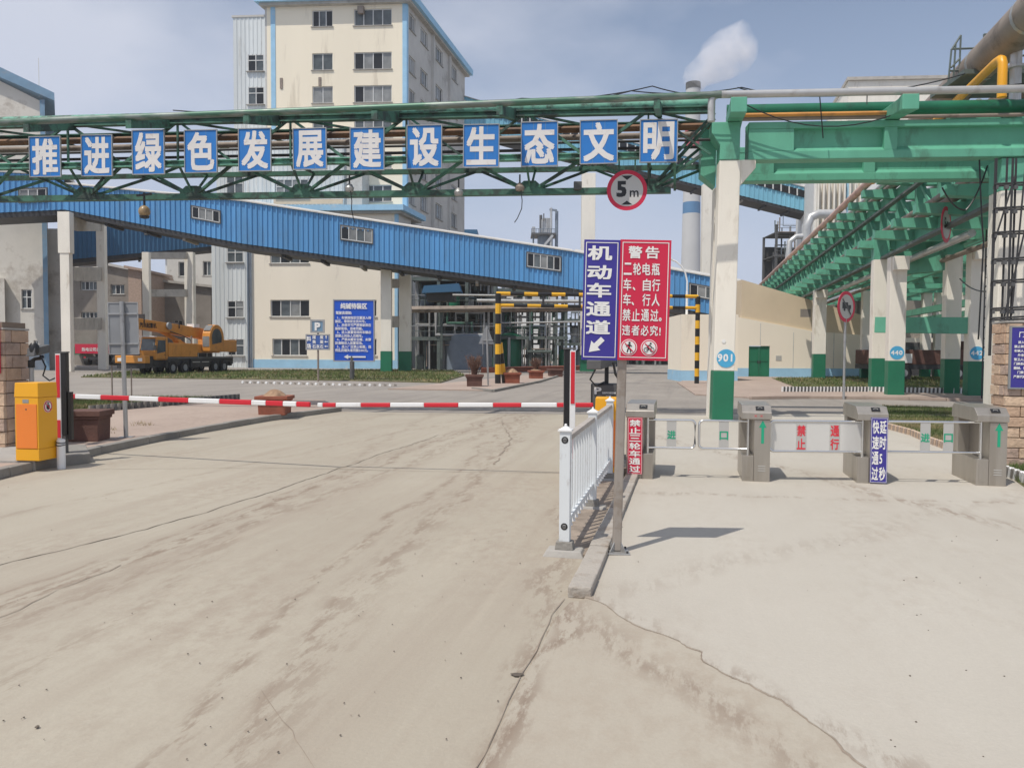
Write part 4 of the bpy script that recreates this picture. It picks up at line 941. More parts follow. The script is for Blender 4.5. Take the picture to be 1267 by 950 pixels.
# banner boards --------------------------------------------------------
xsb = [(42, 79.5, 219, 170), (105.5, 142.5, 218, 168), (168, 206.5, 216, 162), (232, 271, 214, 162), (298, 337, 212, 160), (365, 405, 210, 160), (434.5, 475.5, 211, 159), (504, 546, 209, 156), (573, 616, 207, 155), (644, 688, 206, 152), (716, 761, 203, 150), (789, 834, 201, 149)]
for i, (ch, (xa, xb_, yb, yt)) in enumerate(zip('推进绿色发展建设生态文明', xsb)):
    p, q = onG(xa, -.13), onG(xb_, -.13); wd = (q - p).length; za = zat(p, yb); zb_ = zat(p, yt)
    o = thing('banner_board', ('leftmost', 'second', 'third', 'fourth', 'fifth', 'sixth', 'seventh', 'eighth', 'ninth', 'tenth', 'eleventh', 'rightmost')[i] + ' blue banner board counted from the left, with the white character ' + ch, 'banner board', (p.x, p.y, 0), -R(5.2), 'blue character boards along the gantry')
    H_ = zb_ - za; o.location.z = za; o.rotation_euler.y = R(random.uniform(-.5, .5))
    MB().box(0, wd, -.012, .0, 0, H_).build('panel', 'bannerblue', o)
    bd = MB(); border(bd, -.015, wd + .015, -.015, H_ + .015, .022, -.03, .045); bd.build('rim', 'galv', o)
    tx = MB(); put(tx, ch, wd * .08, H_ * .045, wd * .84, H_ * .91, -.018, .028, fit=True); tx.build('lettering', 'letterold', o)
    for j in range(1, 3): MB().box(wd * j / 3 - .004, wd * j / 3 + .004, -.0135, -.012, 0.01, H_ - .01).build('seam', 'rooflblue', o)
# 5 m height sign hanging from the bottom chord
p = onG(773.5, .25); zc = zat(p, 235.5); o = thing('height_sign', 'round 5 m height limit sign with red rim hanging from the gantry', 'sign', (p.x, p.y, zc), -R(5.2)); r = .50
MB().disc((0, 0, 0), r, n=40, th=.02).build('plate', 'signred', o)
MB().disc((0, -.004, 0), r * .80, n=40, th=.003).build('face', mat('grey_white_sign_face', (.55, .54, .52), .5, var=.05), o)
tx = MB(); put(tx, '5', -.26, -.17, .25, .40, -.006, .045, fit=True); put(tx, 'm', .07, -.17, .22, .16, -.006, .012, fit=True); tx.build('lettering', 'black', o)
MB().prism([(-.14, -.006, .36), (.14, -.006, .36), (0, -.006, .25)], (0, .002, 0)).build('mark', 'black', o); MB().prism([(-.14, -.006, -.36), (.14, -.006, -.36), (0, -.006, -.26)], (0, .002, 0)).build('mark', 'black', o)
for s in (-.2, .2): MB().box(s - .02, s + .02, .022, .05, .3, .78).build('hanger', 'green_worn', o)
# lamps on the gantry
p = onG(181, .3); o = thing('hanging_lamp', 'round brown lamp hanging under the gantry in front of the blue gallery', 'lamp', (p.x, p.y, zat(p, 262)))
MB().ball((0, 0, 0), .15, 14, 1.1).build('globe', mat('brown_lamp_glass', (.30, .21, .11), .35, var=.3, scale=8), o, smooth=True); MB().lathe((0, 0, -.17), [(.03, -.02), (.11, .0), (.13, .05)], 12).build('lower_ring', 'dark', o); MB().tube((0, 0, .15), (0, 0, .5), .03, 8).build('stem', 'dark', o); MB().beam((-.2, 0, .42), (.2, 0, .47), .05, .05).build('bracket', 'dark', o)
for px, py, lab in ((433, 232, 'small white-topped lamp on the gantry above the wing roof, its cable trailing'), (567, 237, 'small lamp in the gantry under the character 生'), (642, 231, 'brown round lamp in the gantry with a cable hanging down')):
    p = onG(px, .2); o = thing('gantry_lamp', lab, 'lamp', (p.x, p.y, zat(p, py)), 0, 'small lamps in the gantry')
    MB().lathe((0, 0, -.1), [(.1, 0), (.12, .08), (.07, .17), (.02, .2)], 12).build('shade', 'galv' if px < 600 else 'oldpipe', o, smooth=True); MB().tube((0, 0, .08), (0, 0, .3), .02, 6).build('stem', 'dark', o)
    if px != 567: MB().path([(.03, 0, -.1), (.06, 0, -.35), (.05, 0, -.55), (-.06 if px > 600 else .1, 0, -.8), (-.13 if px > 600 else .14, 0, -.9)], .012, 5).build('loose_cable', 'black', o)
p = onG(713, .5); o = MB().box(-.1, .1, -.06, .06, -.1, .1).build('junction_box', 'darkgrey', bevel=.01); o.location = (p.x, p.y, zat(p, 230)); tag(o, 'small square dark junction box in the gantry left of the height sign', 'box')

# numbered column and green concrete girders ----------------------------
def numtext(s): return s
CT = zat(C9, 198)
o = thing('column', 'cream column with a dark green foot and the number 901 at the road side', 'column', C9, -R(5.2) * 1)
o.rotation_euler = (0, R(.75), -R(7))
MB().box(-.25, .25, 0, .55, 1.24, CT).build('shaft', 'cream_col', o, bevel=.02)
MB().box(-.253, .253, -.003, .553, 0, 1.24).build('foot', 'green_base', o, bevel=.02)
MB().prism([(.25, .05, CT - .62), (.62, .05, CT - .18), (.62, .05, CT + .01), (.25, .05, CT + .01)], (0, .5, 0)).build('corbel', 'cream_col', o, bevel=.01)
MB().prism([(-.25, -.02, CT + .003), (.22, -.02, CT + .003), (.22, -.02, CT + .91), (-.46, -.02, CT + .91), (-.46, -.02, CT + .65), (-.25, -.02, CT + .35)], (0, .6, 0)).build('head', 'green', o, bevel=.015)
MB().prism([(-.62, .7, CT - .2), (-.25, .7, CT - .5), (-.25, .7, CT + .95), (-.62, .7, CT + .95)], (0, .5, 0)).build('rear_head', 'green', o, bevel=.015)
MB().box(-.24, .26, .8, 1.3, 0, CT - .5).build('rear_shaft', 'cream_col', o)
r_ = MB().disc((.04, -.012, 1.55), .225, n=32, th=.008).build('number_roundel', 'numblue', o)
tx = MB(); centred(tx, '901', .04, 1.45, .24, .25, -.014, .03); tx.build('lettering', 'letter', r_)
MB().disc((-.03, -.0145, 1.97), .05, th=.012, n=6).build('sticker', 'letter', o)
cy = R(7); q = MB()
o = thing('front_girder', 'bright green panelled concrete girder resting on the numbered column', 'girder', C9, -R(4.2))
def girder(o, x0, x1, y, zb, zt, posts, fl=.2):
    MB().box(x0, x1, y, y + .42, zb, zb + fl).build('bottom_flange', 'green', o, bevel=.015); MB().box(x0, x1, y, y + .42, zt - fl * .8, zt).build('top_flange', 'green', o, bevel=.015)
    MB().box(x0 + .02, x1 - .02, y + .17, y + .25, zb + fl, zt - fl * .8).build('web', 'green', o)
    MB().prism([(x0 + .02, y + .17, zb + fl + .003), (x0 + .02, y + .02, zb + fl + .003), (x0 + .02, y + .17, zb + fl + .11)], (x1 - x0 - .04, 0, 0)).build('haunch', 'green', o)
    for p0, p1 in posts: MB().box(p0, p1, y + .01, y + .41, zb + fl + .002, zt - fl * .8 - .002).build('stiffener', 'green', o, bevel=.01)
girder(o, .52, 9.4, 0.0, 6.38, 7.28, [(.52, 1.6), (3.72, 4.02), (8.55, 8.9)])
MB().box(9.5, 16, -.02, .42, 6.38, 7.28).build('end_block', 'green', o)
o = thing('rear_girder', 'second green panelled girder, shaded, behind and below the front one', 'girder', C9 + A * 2.6, -R(4.2))
girder(o, -.1, 16, 0.0, 6.42, 7.35, [(-.1, 1.4), (3.8, 4.1), (8.7, 9.2)])
zs = zat(onG(1000, -1.35), 114.5); print('ZS', zs)
# arms on the girder
GA = frame(C9, V((math.cos(R(4.2)), -math.sin(R(4.2)), 0)), A)
for xx, lab in ((.0, 'square green arm end above the numbered column carrying the silver pipe'), (3.72, 'green concrete arm across the girder left of centre carrying the silver pipe'), (7.6, 'green concrete arm at the right edge carrying the silver pipe')):
    o = thing('girder_outrigger', lab, 'arm', C9, 0, 'green arms over the girder')
    MB(GA).prism([(xx, -1.55, zs - .46), (xx, -1.55, zs - .12), (xx, -1.2, zs - .11), (xx, .8, 7.66), (xx, .8, 7.30), (xx, -.05, 7.30)], (.36, 0, 0)).build('arm', 'green', o, bevel=.015)
    MB(GA).box(xx + .02, xx + .34, -1.5, -1.1, zs - .115, zs - .085).build('saddle', 'oldpipe', o)
o = thing('silver_pipe', 'silver pipe bending down at its left end, running right on the green arms', 'pipe', C9)
MB(GA).path([(-.42, -1.35, zs - .6), (-.42, -1.35, zs - .14), (-.38, -1.35, zs - .04), (-.28, -1.35, zs), (-.15, -1.35, zs), (5, -1.35, zs), (12, -1.35, zs + .02)], .085, 14).build('pipe', 'pipegrey', o, smooth=True)
for xx in (1.0, 6.1): MB(GA).tube((xx + 2, -1.35, zs), (xx + 2, -1.35, zs - .28), .012, 5).build('drip_rod', 'dark', o)
tag(MB(GA).tube((.0, .45, 7.68), (14, .45, 7.70), .16, 14).build('green_pipe', 'green_pipe', smooth=True), 'dark green pipe lying along the top of the girders', 'pipe'); bpy.data.objects['green_pipe'].location = C9
for z, d, r_, m_, lab in ((7.42, -.1, .05, 'yellowpipe', 'thin orange pipe just above the front girder'), (7.345, -.02, .045, 'oldpipe', 'thin brown pipe just above the front girder')):
    if m_ == 'yellowpipe': M[m_] = mat('orange_pipe_paint', (.60, .27, .06), .5, var=.2, dirt=(.2, .1, .05), damt=.6, dthr=.5)
    o = MB(GA).tube((.3, d, z), (3.9 if m_[0] == 'y' else 14, d, z), r_, 8).build('thin_pipe', m_); o.location = C9; tag(o, lab, 'pipe')
# big sloping pipe along the rack, yellow branch, platform rail
def rk(l, s, z): return A * s + B * l + V((0, 0, z))        # rack coordinates: l across, s along
o = thing('main_pipe', 'large weathered brown pipe running overhead into the distance, upper right', 'pipe', rk(7.75, 12, 0))
F_ = W2(rk(7.75, 12, 0))
MB(F_).tube(rk(7.5, 12, 9.4), rk(7.6, 30, 9.4), .46, 18).build('pipe', 'oldpipe', o, smooth=True)
for s in (14, 17, 20, 23, 26): MB(F_).tube(rk(7.5 + (s - 12) / 180, s, 9.4), rk(7.5 + (s - 12) / 180, s + .12, 9.4), .472, 18).build('band', 'galv', o, smooth=True)
o = thing('main_pipe', 'second dark pipe beside the large brown one at the right edge', 'pipe', rk(9.2, 12, 0)); MB(W2(rk(9.2, 12, 0))).tube(rk(9.3, 12, 9.2), rk(9.0, 30, 9.0), .28, 16).build('pipe', 'oldpipe', o, smooth=True)
tag(o, o['label'], 'pipe', 'overhead pipes along the rack')
p = onG(1230, -.1); z1 = zat(p, 71); o = thing('yellow_pipe', 'yellow pipe dropping from an elbow behind the silver pipe, upper right', 'pipe', p)
q = p * 1.0
yp = [V((0, 0, 7.7)), V((0, 0, z1 - .15)), V((0, .04, z1 - .05)), A * .15 + V((0, 0, z1)), A * .4 + V((-.02, 0, z1 + .01)), A * 13 + V((0, 0, z1 - .1))]
MB().path(yp, .105, 14).build('pipe', mat('yellow_gas_pipe', (.80, .38, .02), .4, var=.06, dirt=(.3, .2, .08), damt=.4, dthr=.56), o, smooth=True)
p = onG(1246, .6); o = thing('riser_pipe', 'short grey vertical pipe behind the large pipe at the right edge', 'pipe', p); MB().tube((0, 0, 7.6), (0, 0, zat(p, 30)), .13, 12).build('pipe', 'pipegrey', o, smooth=True); MB().tube((0, 0, 8.6), (0, 0, 8.66), .2, 12).build('flange', 'pipegrey', o)
o = thing('platform_railing', 'dark steel platform railing against the sky, upper right', 'railing', onG(1166, 3))
yy = 3; 
def rp_(px, py, d=yy): p = onG(px, d); return V((p.x, p.y, zat(p, py)))
F_ = W2(onG(1166, 3))
for a, c in (((1167, 62), (1164, 104)), ((1172, 54), (1170, 104)), ((1178, 44), (1177, 102)), ((1206, 43), (1207, 88)), ((1209, 60), (1209, 80))): MB(F_).tube(rp_(*a), rp_(*c), .028, 6).build('upright', 'railblue' if 0 else 'steelwork', o)
for a, c in (((1167, 62), (1178, 44)), ((1167, 61), (1285, 57)), ((1206, 43), (1285, 40)), ((1165, 88), (1200, 87)), ((1167, 84), (1178, 72)), ((1225, 70), (1290, 68))): MB(F_).tube(rp_(*a), rp_(*c), .028, 6).build('rail', 'steelwork', o)
MB(F_).beam(rp_(1162, 105), rp_(1300, 103), 2.0, .12).build('deck', 'steelwork', o)
# far right column with scaffold
o = thing('column', 'broad grey and cream column behind scaffold poles at the right edge', 'column', onG(1240, .2), -R(7))
p = onG(1240, .2); MB().box(-.14, .5, 0, .6, 0, 5.6).build('shaft', 'cream_col', o, bevel=.02); MB().box(-.143, .503, -.003, .603, 5.6, 6.36).build('head', 'green', o)
o = thing('scaffold', 'dark scaffold tower of poles and clamps above the right stone pillar', 'scaffold', onG(1225, -.8)); F_ = W2(onG(1225, -.8))
def sp_(px, py, d): p = onG(px, d); return V((p.x, p.y, zat(p, py)))
for px, d in ((1226, -.8), (1239, -.8), (1250, -.8), (1268, -.8), (1225, -2.0), (1246, -2.2), (1290, -2)): MB(F_).tube(sp_(px, 196, d), sp_(px - 1, 440, d), .026, 6).build('upright', 'dark', o)
for py in (232, 262, 292, 325, 352, 386, 398): 
    for d in (-.85, -2.05): MB(F_).tube(sp_(1224, py + d * 2, d), sp_(1300, py - 2 + d * 3, d), .024, 6).build('ledger', 'dark', o)
    for px in (1226, 1239, 1250): MB().box(-.04, .04, -.04, .04, -.04, .04).build('clamp', 'darkgrey', o).location = F_(sp_(px, py, -.9))
for a, c in (((1240, 398), (1268, 262)), ((1226, 300), (1250, 215)), ((1250, 390), (1262, 200))): MB(F_).tube(sp_(*a, -.9), sp_(*c, -.9), .022, 6).build('brace', 'dark', o)
# lattice mast
bm_ = G(1219, 494) ; o = thing('lattice_mast', 'thin dark lattice mast left of the right stone pillar', 'mast', bm_); k = bm_.y / FPX; w = 9 * k
for dx in (-w / 2, w / 2): MB().tube((dx, 0, 0), (dx, 0, 275 * k), .03, 6).build('leg', 'dark', o)
for i in range(22): MB().tube((-w / 2, 0, (i * 12.5) * k), (w / 2, 0, (i * 12.5 + (6 if i % 2 else -6) + 6) * k), .02, 5).build('rung', 'dark', o)
for pts in ([(1160, 232, .5), (1190, 260, .5), (1215, 205, .5)], [(1205, 198, .4), (1213, 300, .4), (1210, 420, .4)], [(1185, 345, 8), (1225, 360, 2), (1255, 330, 2)]):
    o = MB().path(wire('', [rp_(*p) for p in pts], 0, sag=.15), .02, 5).build('hanging_cable', 'black'); tag(o, 'loose black cable ' + ('sagging right above the no lorries sign rack' if pts[0][0] == 1160 else 'hanging straight down beside the lattice mast' if pts[0][0] == 1205 else 'drooping low between the right rack columns'), 'cable', 'loose cables at the right')
# ================================================================ RECEDING PIPE RACK
t = thing('pipe_rack', 'bright green two-tier pipe rack with rows of cantilever brackets receding to the wall', 'pipe rack', rk(9, 26, 0))
bR = rk(9, 26, 0); RF = lambda p: rk(p.x, p.y, p.z) - bR
s0, s1 = 24.5, 92; Z1, Z2 = 6.75, 9.0; lA, lB = 8.35, 11.3
def rb_(a, c, w, h, name, m='green'): return MB(RF).beam(a, c, w, h).build(name, m, t)
for l in (lA + .75, lB):
    for z in (Z1 - .25, Z2 - .2): rb_((l, s0, z), (l, s1, z), .30, .42, 'longitudinal_beam')
rb_((lA + .1, s0 - 2, 5.95), (lA + .1, s1, 5.95), .28, .10, 'cable_tray', 'steelwork'); rb_((lA + .25, s0, 8.25), (lA + .25, s1, 8.25), .2, .10, 'cable_tray', 'steelwork')
s = s0 + 1.2; k = 0
while s < s1:
    # bracket arms, deeper at the root, pale face to the road
    for z, l0 in ((Z1, 7.45), (Z2, 7.55)):
        MB(RF).prism([(l0, s, z - .30), (lA + 1.0, s, z - .46), (lA + 1.0, s, z), (l0, s, z)], (0, .42, 0)).build('bracket_arm', 'green', t)
        rb_((lA + 1.0, s + .2, z - .25), (lB, s + .2, z - .25), .34, .42, 'cross_beam')
    if k % 1 == 0:
        rb_((lA + .78, s + .2, Z1), (lA + .78, s + .2, Z2 - .4), .26, .26, 'rack_post'); rb_((lA + .76, s + .4, Z1), (lA + .76, s + 2.8, Z2 - .45), .13, .16, 'diagonal')
        rb_((lB, s + .2, Z1), (lB, s + .2, Z2 - .4), .26, .26, 'rack_post'); rb_((lB, s + .4, Z2 - .45), (lB, s + 2.8, Z1), .13, .16, 'diagonal')
    s += 2.95; k += 1
# pipes on the rack
for l, z, r, m_, lab, e in ((7.7, 9.25, .17, 'pinkpipe', 'pinkish pipe on the tips of the upper bracket row', 30), (8.4, 9.2, .13, 'pipegrey', 'silver pipe on the upper tier beside the pinkish one', 26), (9.9, 9.3, .28, 'oldpipe', 'broad brown pipe in the middle of the upper tier', 26), (10.8, 9.2, .2, 'pipegrey', 'silver pipe on the right of the upper tier', 26),
                         (8.2, 6.95, .12, 'oldpipe', 'brown pipe over the lower bracket row', 26), (8.75, 7.0, .17, 'oldpipe', 'thicker brown pipe beside the thin one over the lower brackets', 26), (8.9, 9.25, .2, 'oldpipe', 'brown pipe next to the silver one on the upper tier', 26), (9.6, 5.9, .14, 'pipegrey', 'grey pipe slung under the lower tier', 30), (10.6, 5.7, .1, 'oldpipe', 'thin brown pipe slung low between the column rows', 30), (9.7, 6.95, .22, 'green_pipe', 'dark green pipe in the lower tier', 26), (10.5, 6.9, .16, 'oldpipe', 'brown pipe in the lower tier', 26)):
    if m_ == 'pinkpipe' and m_ not in M: M[m_] = mat('pinkish_primer_pipe', (.55, .36, .29), .55, var=.12, dirt=(.3, .17, .1), damt=.6, dthr=.52)
    o = MB(lambda p: rk(p.x, p.y, p.z) - rk(9, 26, 0)).tube((l, e, z), (l, 90, z), r, 10).build('rack_pipe', m_, smooth=True); o.location = rk(9, 26, 0); tag(o, lab, 'pipe', 'pipes lying along the rack')
# columns
def rack_col(px, py, w, label, top=5.75, foot=1.45, num=None, side=.1, grp='rack columns', corbel=True, d=None, headg=False):
    b = G(px, py) if d is None else P(px, 438, d); b.z = 0
    o = thing('rack_column', label, 'column', b, RZ * .9, grp)
    MB().box(-w / 2, w / 2, 0, w * .9, foot, top).build('shaft', 'cream_col', o, bevel=.015)
    MB().box(-w / 2 - .003, w / 2 + .003, -.003, w * .9 + .003, 0, foot).build('foot', 'green_base', o, bevel=.015)
    if headg: MB().box(-w / 2 - .002, w / 2 + .002, -.002, w * .9, top, top + 1.1).build('head', 'green', o)
    elif corbel: MB().box(-w / 2 + .05, w / 2 + .03, -.22, 0, top - .55, top - .0).build('corbel', 'cream_col', o, bevel=.02)
    if num:
        r_ = MB().disc((0, -.012, foot + .33), .27, n=26, th=.008).build('number_roundel', 'numblue', o); tx = MB(); centred(tx, num, .0, foot + .22, .26, .24, -.015, .03); tx.build('lettering', 'letter', r_)
    return o
rack_col(1108.5, 490, .62, 'front left rack column with the roundel 440 and a green foot', 5.6, 1.42, '440')
rack_col(1207.5, 491, .62, 'front right rack column with a blue roundel beside the lattice mast', 6.0, 1.42, '442')
rack_col(1087, 485, .62, 'rack column just left of the one marked 440', 5.9, 1.5, corbel=False, headg=True)
rack_col(1177.5, 488, .60, 'plain rack column left of the front right one', 5.9, 1.5, corbel=False, headg=True)
b_ = rack_col(1013.5, 469.3, .78, 'left rack column standing before the tan wall near the round sign', 6.0, 1.7)
rack_col(1071.5, 469.3, .62, 'rack column behind the one marked 440', 6.0, 1.7, corbel=False, headg=True)
rack_col(1145.5, 468, .60, 'slim cream column seen between the rack columns, left of its neighbour', 6.6, 1.75, corbel=False)
rack_col(1161.5, 468, .60, 'slim bright cream column between the rack columns, right of its twin', 7.6, 1.75, corbel=False, headg=True)
# green tie beam at mid height
o = thing('tie_beam', 'green tie beam joining the two rear rack columns at mid height', 'beam', G(1085, 485)); F_ = W2(G(1085, 485)); p, q = P(1083, 402, 33.2), P(1201, 403, 31.4); MB(F_).beam(p, q, .5, .66).build('beam', 'green', o, bevel=.01)
p, q = P(1140, 264, 34), P(1232, 262, 31); o = thing('tie_beam', 'shaded green cross beam high between the right rack columns', 'beam', p); MB(W2(p)).beam(p, q, .5, 1.2).build('beam', 'green', o); p, q = P(1112, 330, 36), P(1182, 322, 33); o = thing('tie_beam', 'shaded green cross beam above the tie beam, between the rack columns', 'beam', p); MB(W2(p)).beam(p, q, .5, .8).build('beam', 'green', o)
# right-hand second rack: simple dark beams and pipes behind
t = thing('pipe_rack', 'darker second pipe rack behind the right columns', 'pipe rack', rk(16, 40, 0)); F_ = W2(rk(16, 40, 0))
for l in (13.2, 16.5, 20):
    for z in (4.2, 6.3, 8.4): MB(F_).beam(rk(l, 36, z), rk(l, 84, z), .25, .35).build('longitudinal_beam', 'green', t)
for s in range(37, 84, 4):
    for z in (6.3, 8.4): MB(F_).beam(rk(12.6, s, z), rk(20.6, s, z), .3, .35).build('cross_beam', 'green', t)
for l, z, r in ((14, 6.7, .2), (15, 6.7, .3), (17.4, 6.7, .2), (14.5, 8.8, .3), (16, 8.8, .22), (18.3, 8.8, .3)): MB(F_).tube(rk(l, 36, z), rk(l, 84, z), r, 8).build('pipe', 'oldpipe', t)
for l, s, in ((13.2, 44), (13.2, 60), (20, 48), (20, 64)): MB().box(-.3, .3, -.3, .3, 0, 8).build('post', 'cream_col', t).location = rk(l, s, 0) - rk(16, 40, 0)
# small round traffic signs
def round_sign(px, py, d, w, h, label, rzz, glyph_='truck', pole=None, cz=None):
    p = P(px, py, d); o = thing('traffic_sign', label, 'sign', (p.x, p.y, 0), rzz); r = h / 2 / FPX * d
    MB().disc((0, 0, p.z), r, n=32, th=.02).build('plate', 'signred', o); MB().disc((0, -.004, p.z), r * .78, n=32, th=.003).build('face', 'plate', o)
    if glyph_ == 'truck':
        MB().box(-r * .5, r * .15, -.009, -.005, p.z - r * .12, p.z + r * .28).box(r * .18, r * .5, -.009, -.005, p.z - r * .12, p.z + r * .12).disc((-r * .25, -.0095, p.z - r * .18), r * .11, n=10, th=.004).disc((r * .3, -.0095, p.z - r * .18), r * .11, n=10, th=.004).build('pictogram', 'black', o)
        MB().beam((-r * .5, -.011, p.z + r * .5), (r * .5, -.011, p.z - r * .5), r * .12, .003, (0, 1, 0)).build('bar', 'darkgrey', o)
    else:
        tx = MB(); centred(tx, glyph_, 0, p.z - r * .3, r * .8, r * .8, -.006, .04); tx.build('lettering', 'black', o)
    return o, p, r
b_ = G(1044.5, 494); sc = round_sign(1047.5, 379.5, b_.y, 19, 38, 'round red-rimmed no lorries sign on a thin pole before the rack', R(36)); MB().tube((0, .04, 0), (0, .04, sc[1].z + sc[2] * .8), .045, 10).build('pole', 'galv', sc[0], smooth=True)
round_sign(1171, 278, 26, 8, 44, 'height limit sign seen nearly edge-on, hanging from the rack', R(47), '5m')
# low wall with green gate, tan sloping housing ------------------------
YW = 57
def wp(px, py, Y=YW): return P(px, py, Y)
o = thing('wall_building', 'low cream building with a blue dado, green double gate and tan sloping top', 'building', wp(918, 470)); b = V(o.location); b.z = 0; o.location = b; F_ = W2(b)
z_ = lambda px, py, Y=YW: P(px, py, Y).z
def wallpoly(name, m, pts, th=.3, Y=YW): return MB(F_).prism([P(*p, Y) for p in pts], (0, th, 0)).build(name, m, o)
def setz(p, z): p = V(p); p.z = z; return p
X = lambda px: P(px, 438, YW).x - b.x
zw = lambda py: P(950, py, YW).z
ws = wall(lambda p: p, X(913), X(1230), zw(457), zw(396) if 0 else zw(411), [(X(926.5), X(952), .05, zw(428))], .35); ws.F = None
ws = MB(); op = (X(926.5), X(952.5), 0, zw(428))
for (x0, x1) in ((X(913), op[0]), (op[1], X(1005)), (X(1005), X(1066))):
    zt0, zt1 = zw(393), zw(393)
    f = lambda x: zw(393 + (min(x, X(1030)) - X(915)) / (X(1003) - X(915)) * 16)
    ws.prism([(x0, 0, zw(455.5)), (x1, 0, zw(455.5)), (x1, 0, f(x1)), (x0, 0, f(x0))], (0, .4, 0))
ws.prism([(op[0], 0, op[3]), (op[1], 0, op[3]), (op[1], 0, f(op[1])), (op[0], 0, f(op[0]))], (0, .4, 0)); ws.build('wall', 'cream_lo', o)
dd = MB(); 
for (x0, x1) in ((X(913), op[0]), (op[1], X(1066))): dd.box(x0, x1, -.02, .4, 0, zw(455.5) - .003)
dd.build('dado', 'skyblue2' if 0 else 'skyblue', o)
MB().prism([(X(917), .12, zw(393)), (X(917), .12, zw(346)), (X(1003), .12, zw(371)), (X(1066), .12, zw(389)), (X(1066), .12, zw(415)), (X(1030), .12, zw(413)), (X(1003), .12, zw(409))], (0, 5, 0)).build('sloping_housing', 'tan', o)
MB().box(X(990), X(1003), .118, .119, zw(392), zw(382)).build('patch', 'browncon', o)
for k in range(2):
    x0 = op[0] + k * (op[1] - op[0]) / 2 + .015; x1 = x0 + (op[1] - op[0]) / 2 - .03
    g_ = MB().box(x0, x1, .1, .16, .05, op[3] - .04).build('gate_leaf', 'green_base', o); bd = MB(); border(bd, x0, x1, .05, op[3] - .04, .08, .07, .04); bd.build('gate_frame', 'green_base', g_)
    MB().box(x0 + .08, x1 - .08, .07, .1, 1.15, 1.23).build('gate_rail', 'green_base', g_); MB().box(x1 - .1 if k == 0 else x0 + .02, x1 - .02 if k == 0 else x0 + .1, .05, .08, 1.0, 1.2).build('handle', 'dark', g_)
for i, px in enumerate((940, 981, 1003, 1031)): MB().box(X(px), X(px) + .05, -.012, 0.01, zw(455) if px != 940 else zw(427), zw(411 if px > 970 else 400)).build('joint_seam', 'roofgrey', o)
MB().box(X(960), X(967), -.02, 0, zw(446), zw(440)).build('notice', 'plate', o)
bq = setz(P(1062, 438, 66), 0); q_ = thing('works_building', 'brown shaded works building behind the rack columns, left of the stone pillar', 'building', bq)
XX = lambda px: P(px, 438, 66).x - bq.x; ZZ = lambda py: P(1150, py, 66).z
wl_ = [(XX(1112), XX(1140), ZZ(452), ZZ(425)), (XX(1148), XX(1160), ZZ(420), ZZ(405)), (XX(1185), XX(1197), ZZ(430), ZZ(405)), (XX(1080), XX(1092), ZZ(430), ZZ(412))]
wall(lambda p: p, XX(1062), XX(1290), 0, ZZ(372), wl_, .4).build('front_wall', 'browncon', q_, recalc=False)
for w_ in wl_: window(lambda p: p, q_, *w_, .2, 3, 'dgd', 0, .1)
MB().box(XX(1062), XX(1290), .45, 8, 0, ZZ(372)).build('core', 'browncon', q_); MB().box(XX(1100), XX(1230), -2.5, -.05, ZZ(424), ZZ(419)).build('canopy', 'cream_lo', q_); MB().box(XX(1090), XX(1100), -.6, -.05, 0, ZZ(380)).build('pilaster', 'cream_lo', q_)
# wall piece behind the striped pole
o = thing('gate_lodge', 'narrow cream block with a light blue dado behind the white street lamp', 'building', setz(wp(862, 470, 47), 0)); YL = 47
X2 = lambda px: P(px, 438, YL).x - o.location.x
MB().box(X2(843), X2(913), 0, 4, P(0, 454, YL).z, P(860, 389, YL).z).build('wall', 'cream_lo', o); MB().box(X2(843) - .02, X2(913), -.02, 4, 0, P(0, 454, YL).z - .01).build('dado', 'skyblue', o)
# striped height-limit portal -------------------------------------------
b0, b1 = G(616, 475.5), G(862, 475.5); o = thing('height_portal', 'black and yellow striped height limit portal across the far road', 'portal', b0); F_ = W2(b0); k = b0.y / FPX; Ht = 112 * k
def striped_tube(p, q, r, n, name, first=0):
    p, q = V(p), V(q)
    for i in range(n): MB().tube(p.lerp(q, i / n), p.lerp(q, (i + 1) / n), r, 10).build(name, 'yellow' if (i + first) % 2 else 'black', o)
d = b1 - b0
striped_tube((0, 0, 0), (0, 0, Ht), .155, 9, 'post_band'); striped_tube(V((d.x, d.y, 0)), V((d.x, d.y, Ht)), .13, 11, 'post_band')
striped_tube(V((.35, .5, 0)), V((.1, .2, 2.2)), .13, 4, 'stay_band')
striped_tube((-.1, 0, Ht), V((d.x, d.y, Ht)), .10, 15, 'bar_band', 1); striped_tube((.1, 0, Ht - .62), V((d.x, d.y, Ht - .62)), .09, 15, 'bar_band', 1)
for f in (.22, .4, .55, .8): MB().tube(V((d.x * f, d.y * f, Ht - .6)), V((d.x * f, d.y * f, Ht)), .06, 6).build('hanger', 'dark', o)
MB().prism([(-.62, 0, 2.6), (-.2, 0, 2.95), (-.2, 0, 2.25)], (0, .03, 0)).build('side_mark', 'black', o)
# street lamp
b = G(848.5, 470.5); o = thing('street_lamp', 'slim white street lamp with a curved arm to the left', 'street lamp', b); k = b.y / FPX
MB().tube((0, 0, 0), (0, 0, 110 * k), .10, 10, .07).build('pole', 'white', o, smooth=True)
MB().path([(0, 0, 108 * k), (-.0, 0, 122 * k), (-.12, 0, 132 * k), (-.35, 0, 140 * k), (-.7, 0, 146 * k), (-1.0, 0, 148.5 * k)], .055, 8).build('arm', 'white', o, smooth=True); MB().prism([(-1.0, -.1, 148 * k), (-1.5, -.1, 147.5 * k), (-1.45, -.1, 150.5 * k), (-1.0, -.1, 150.5 * k)], (0, .25, 0)).build('lamp_head', 'white', o)
MB().path([(.2 * math.cos(a) - .35, 0, .3 + .2 * math.sin(a)) for a in [i * .5236 for i in range(12)]], .03, 5, True).build('hose_ring', 'dark', o)
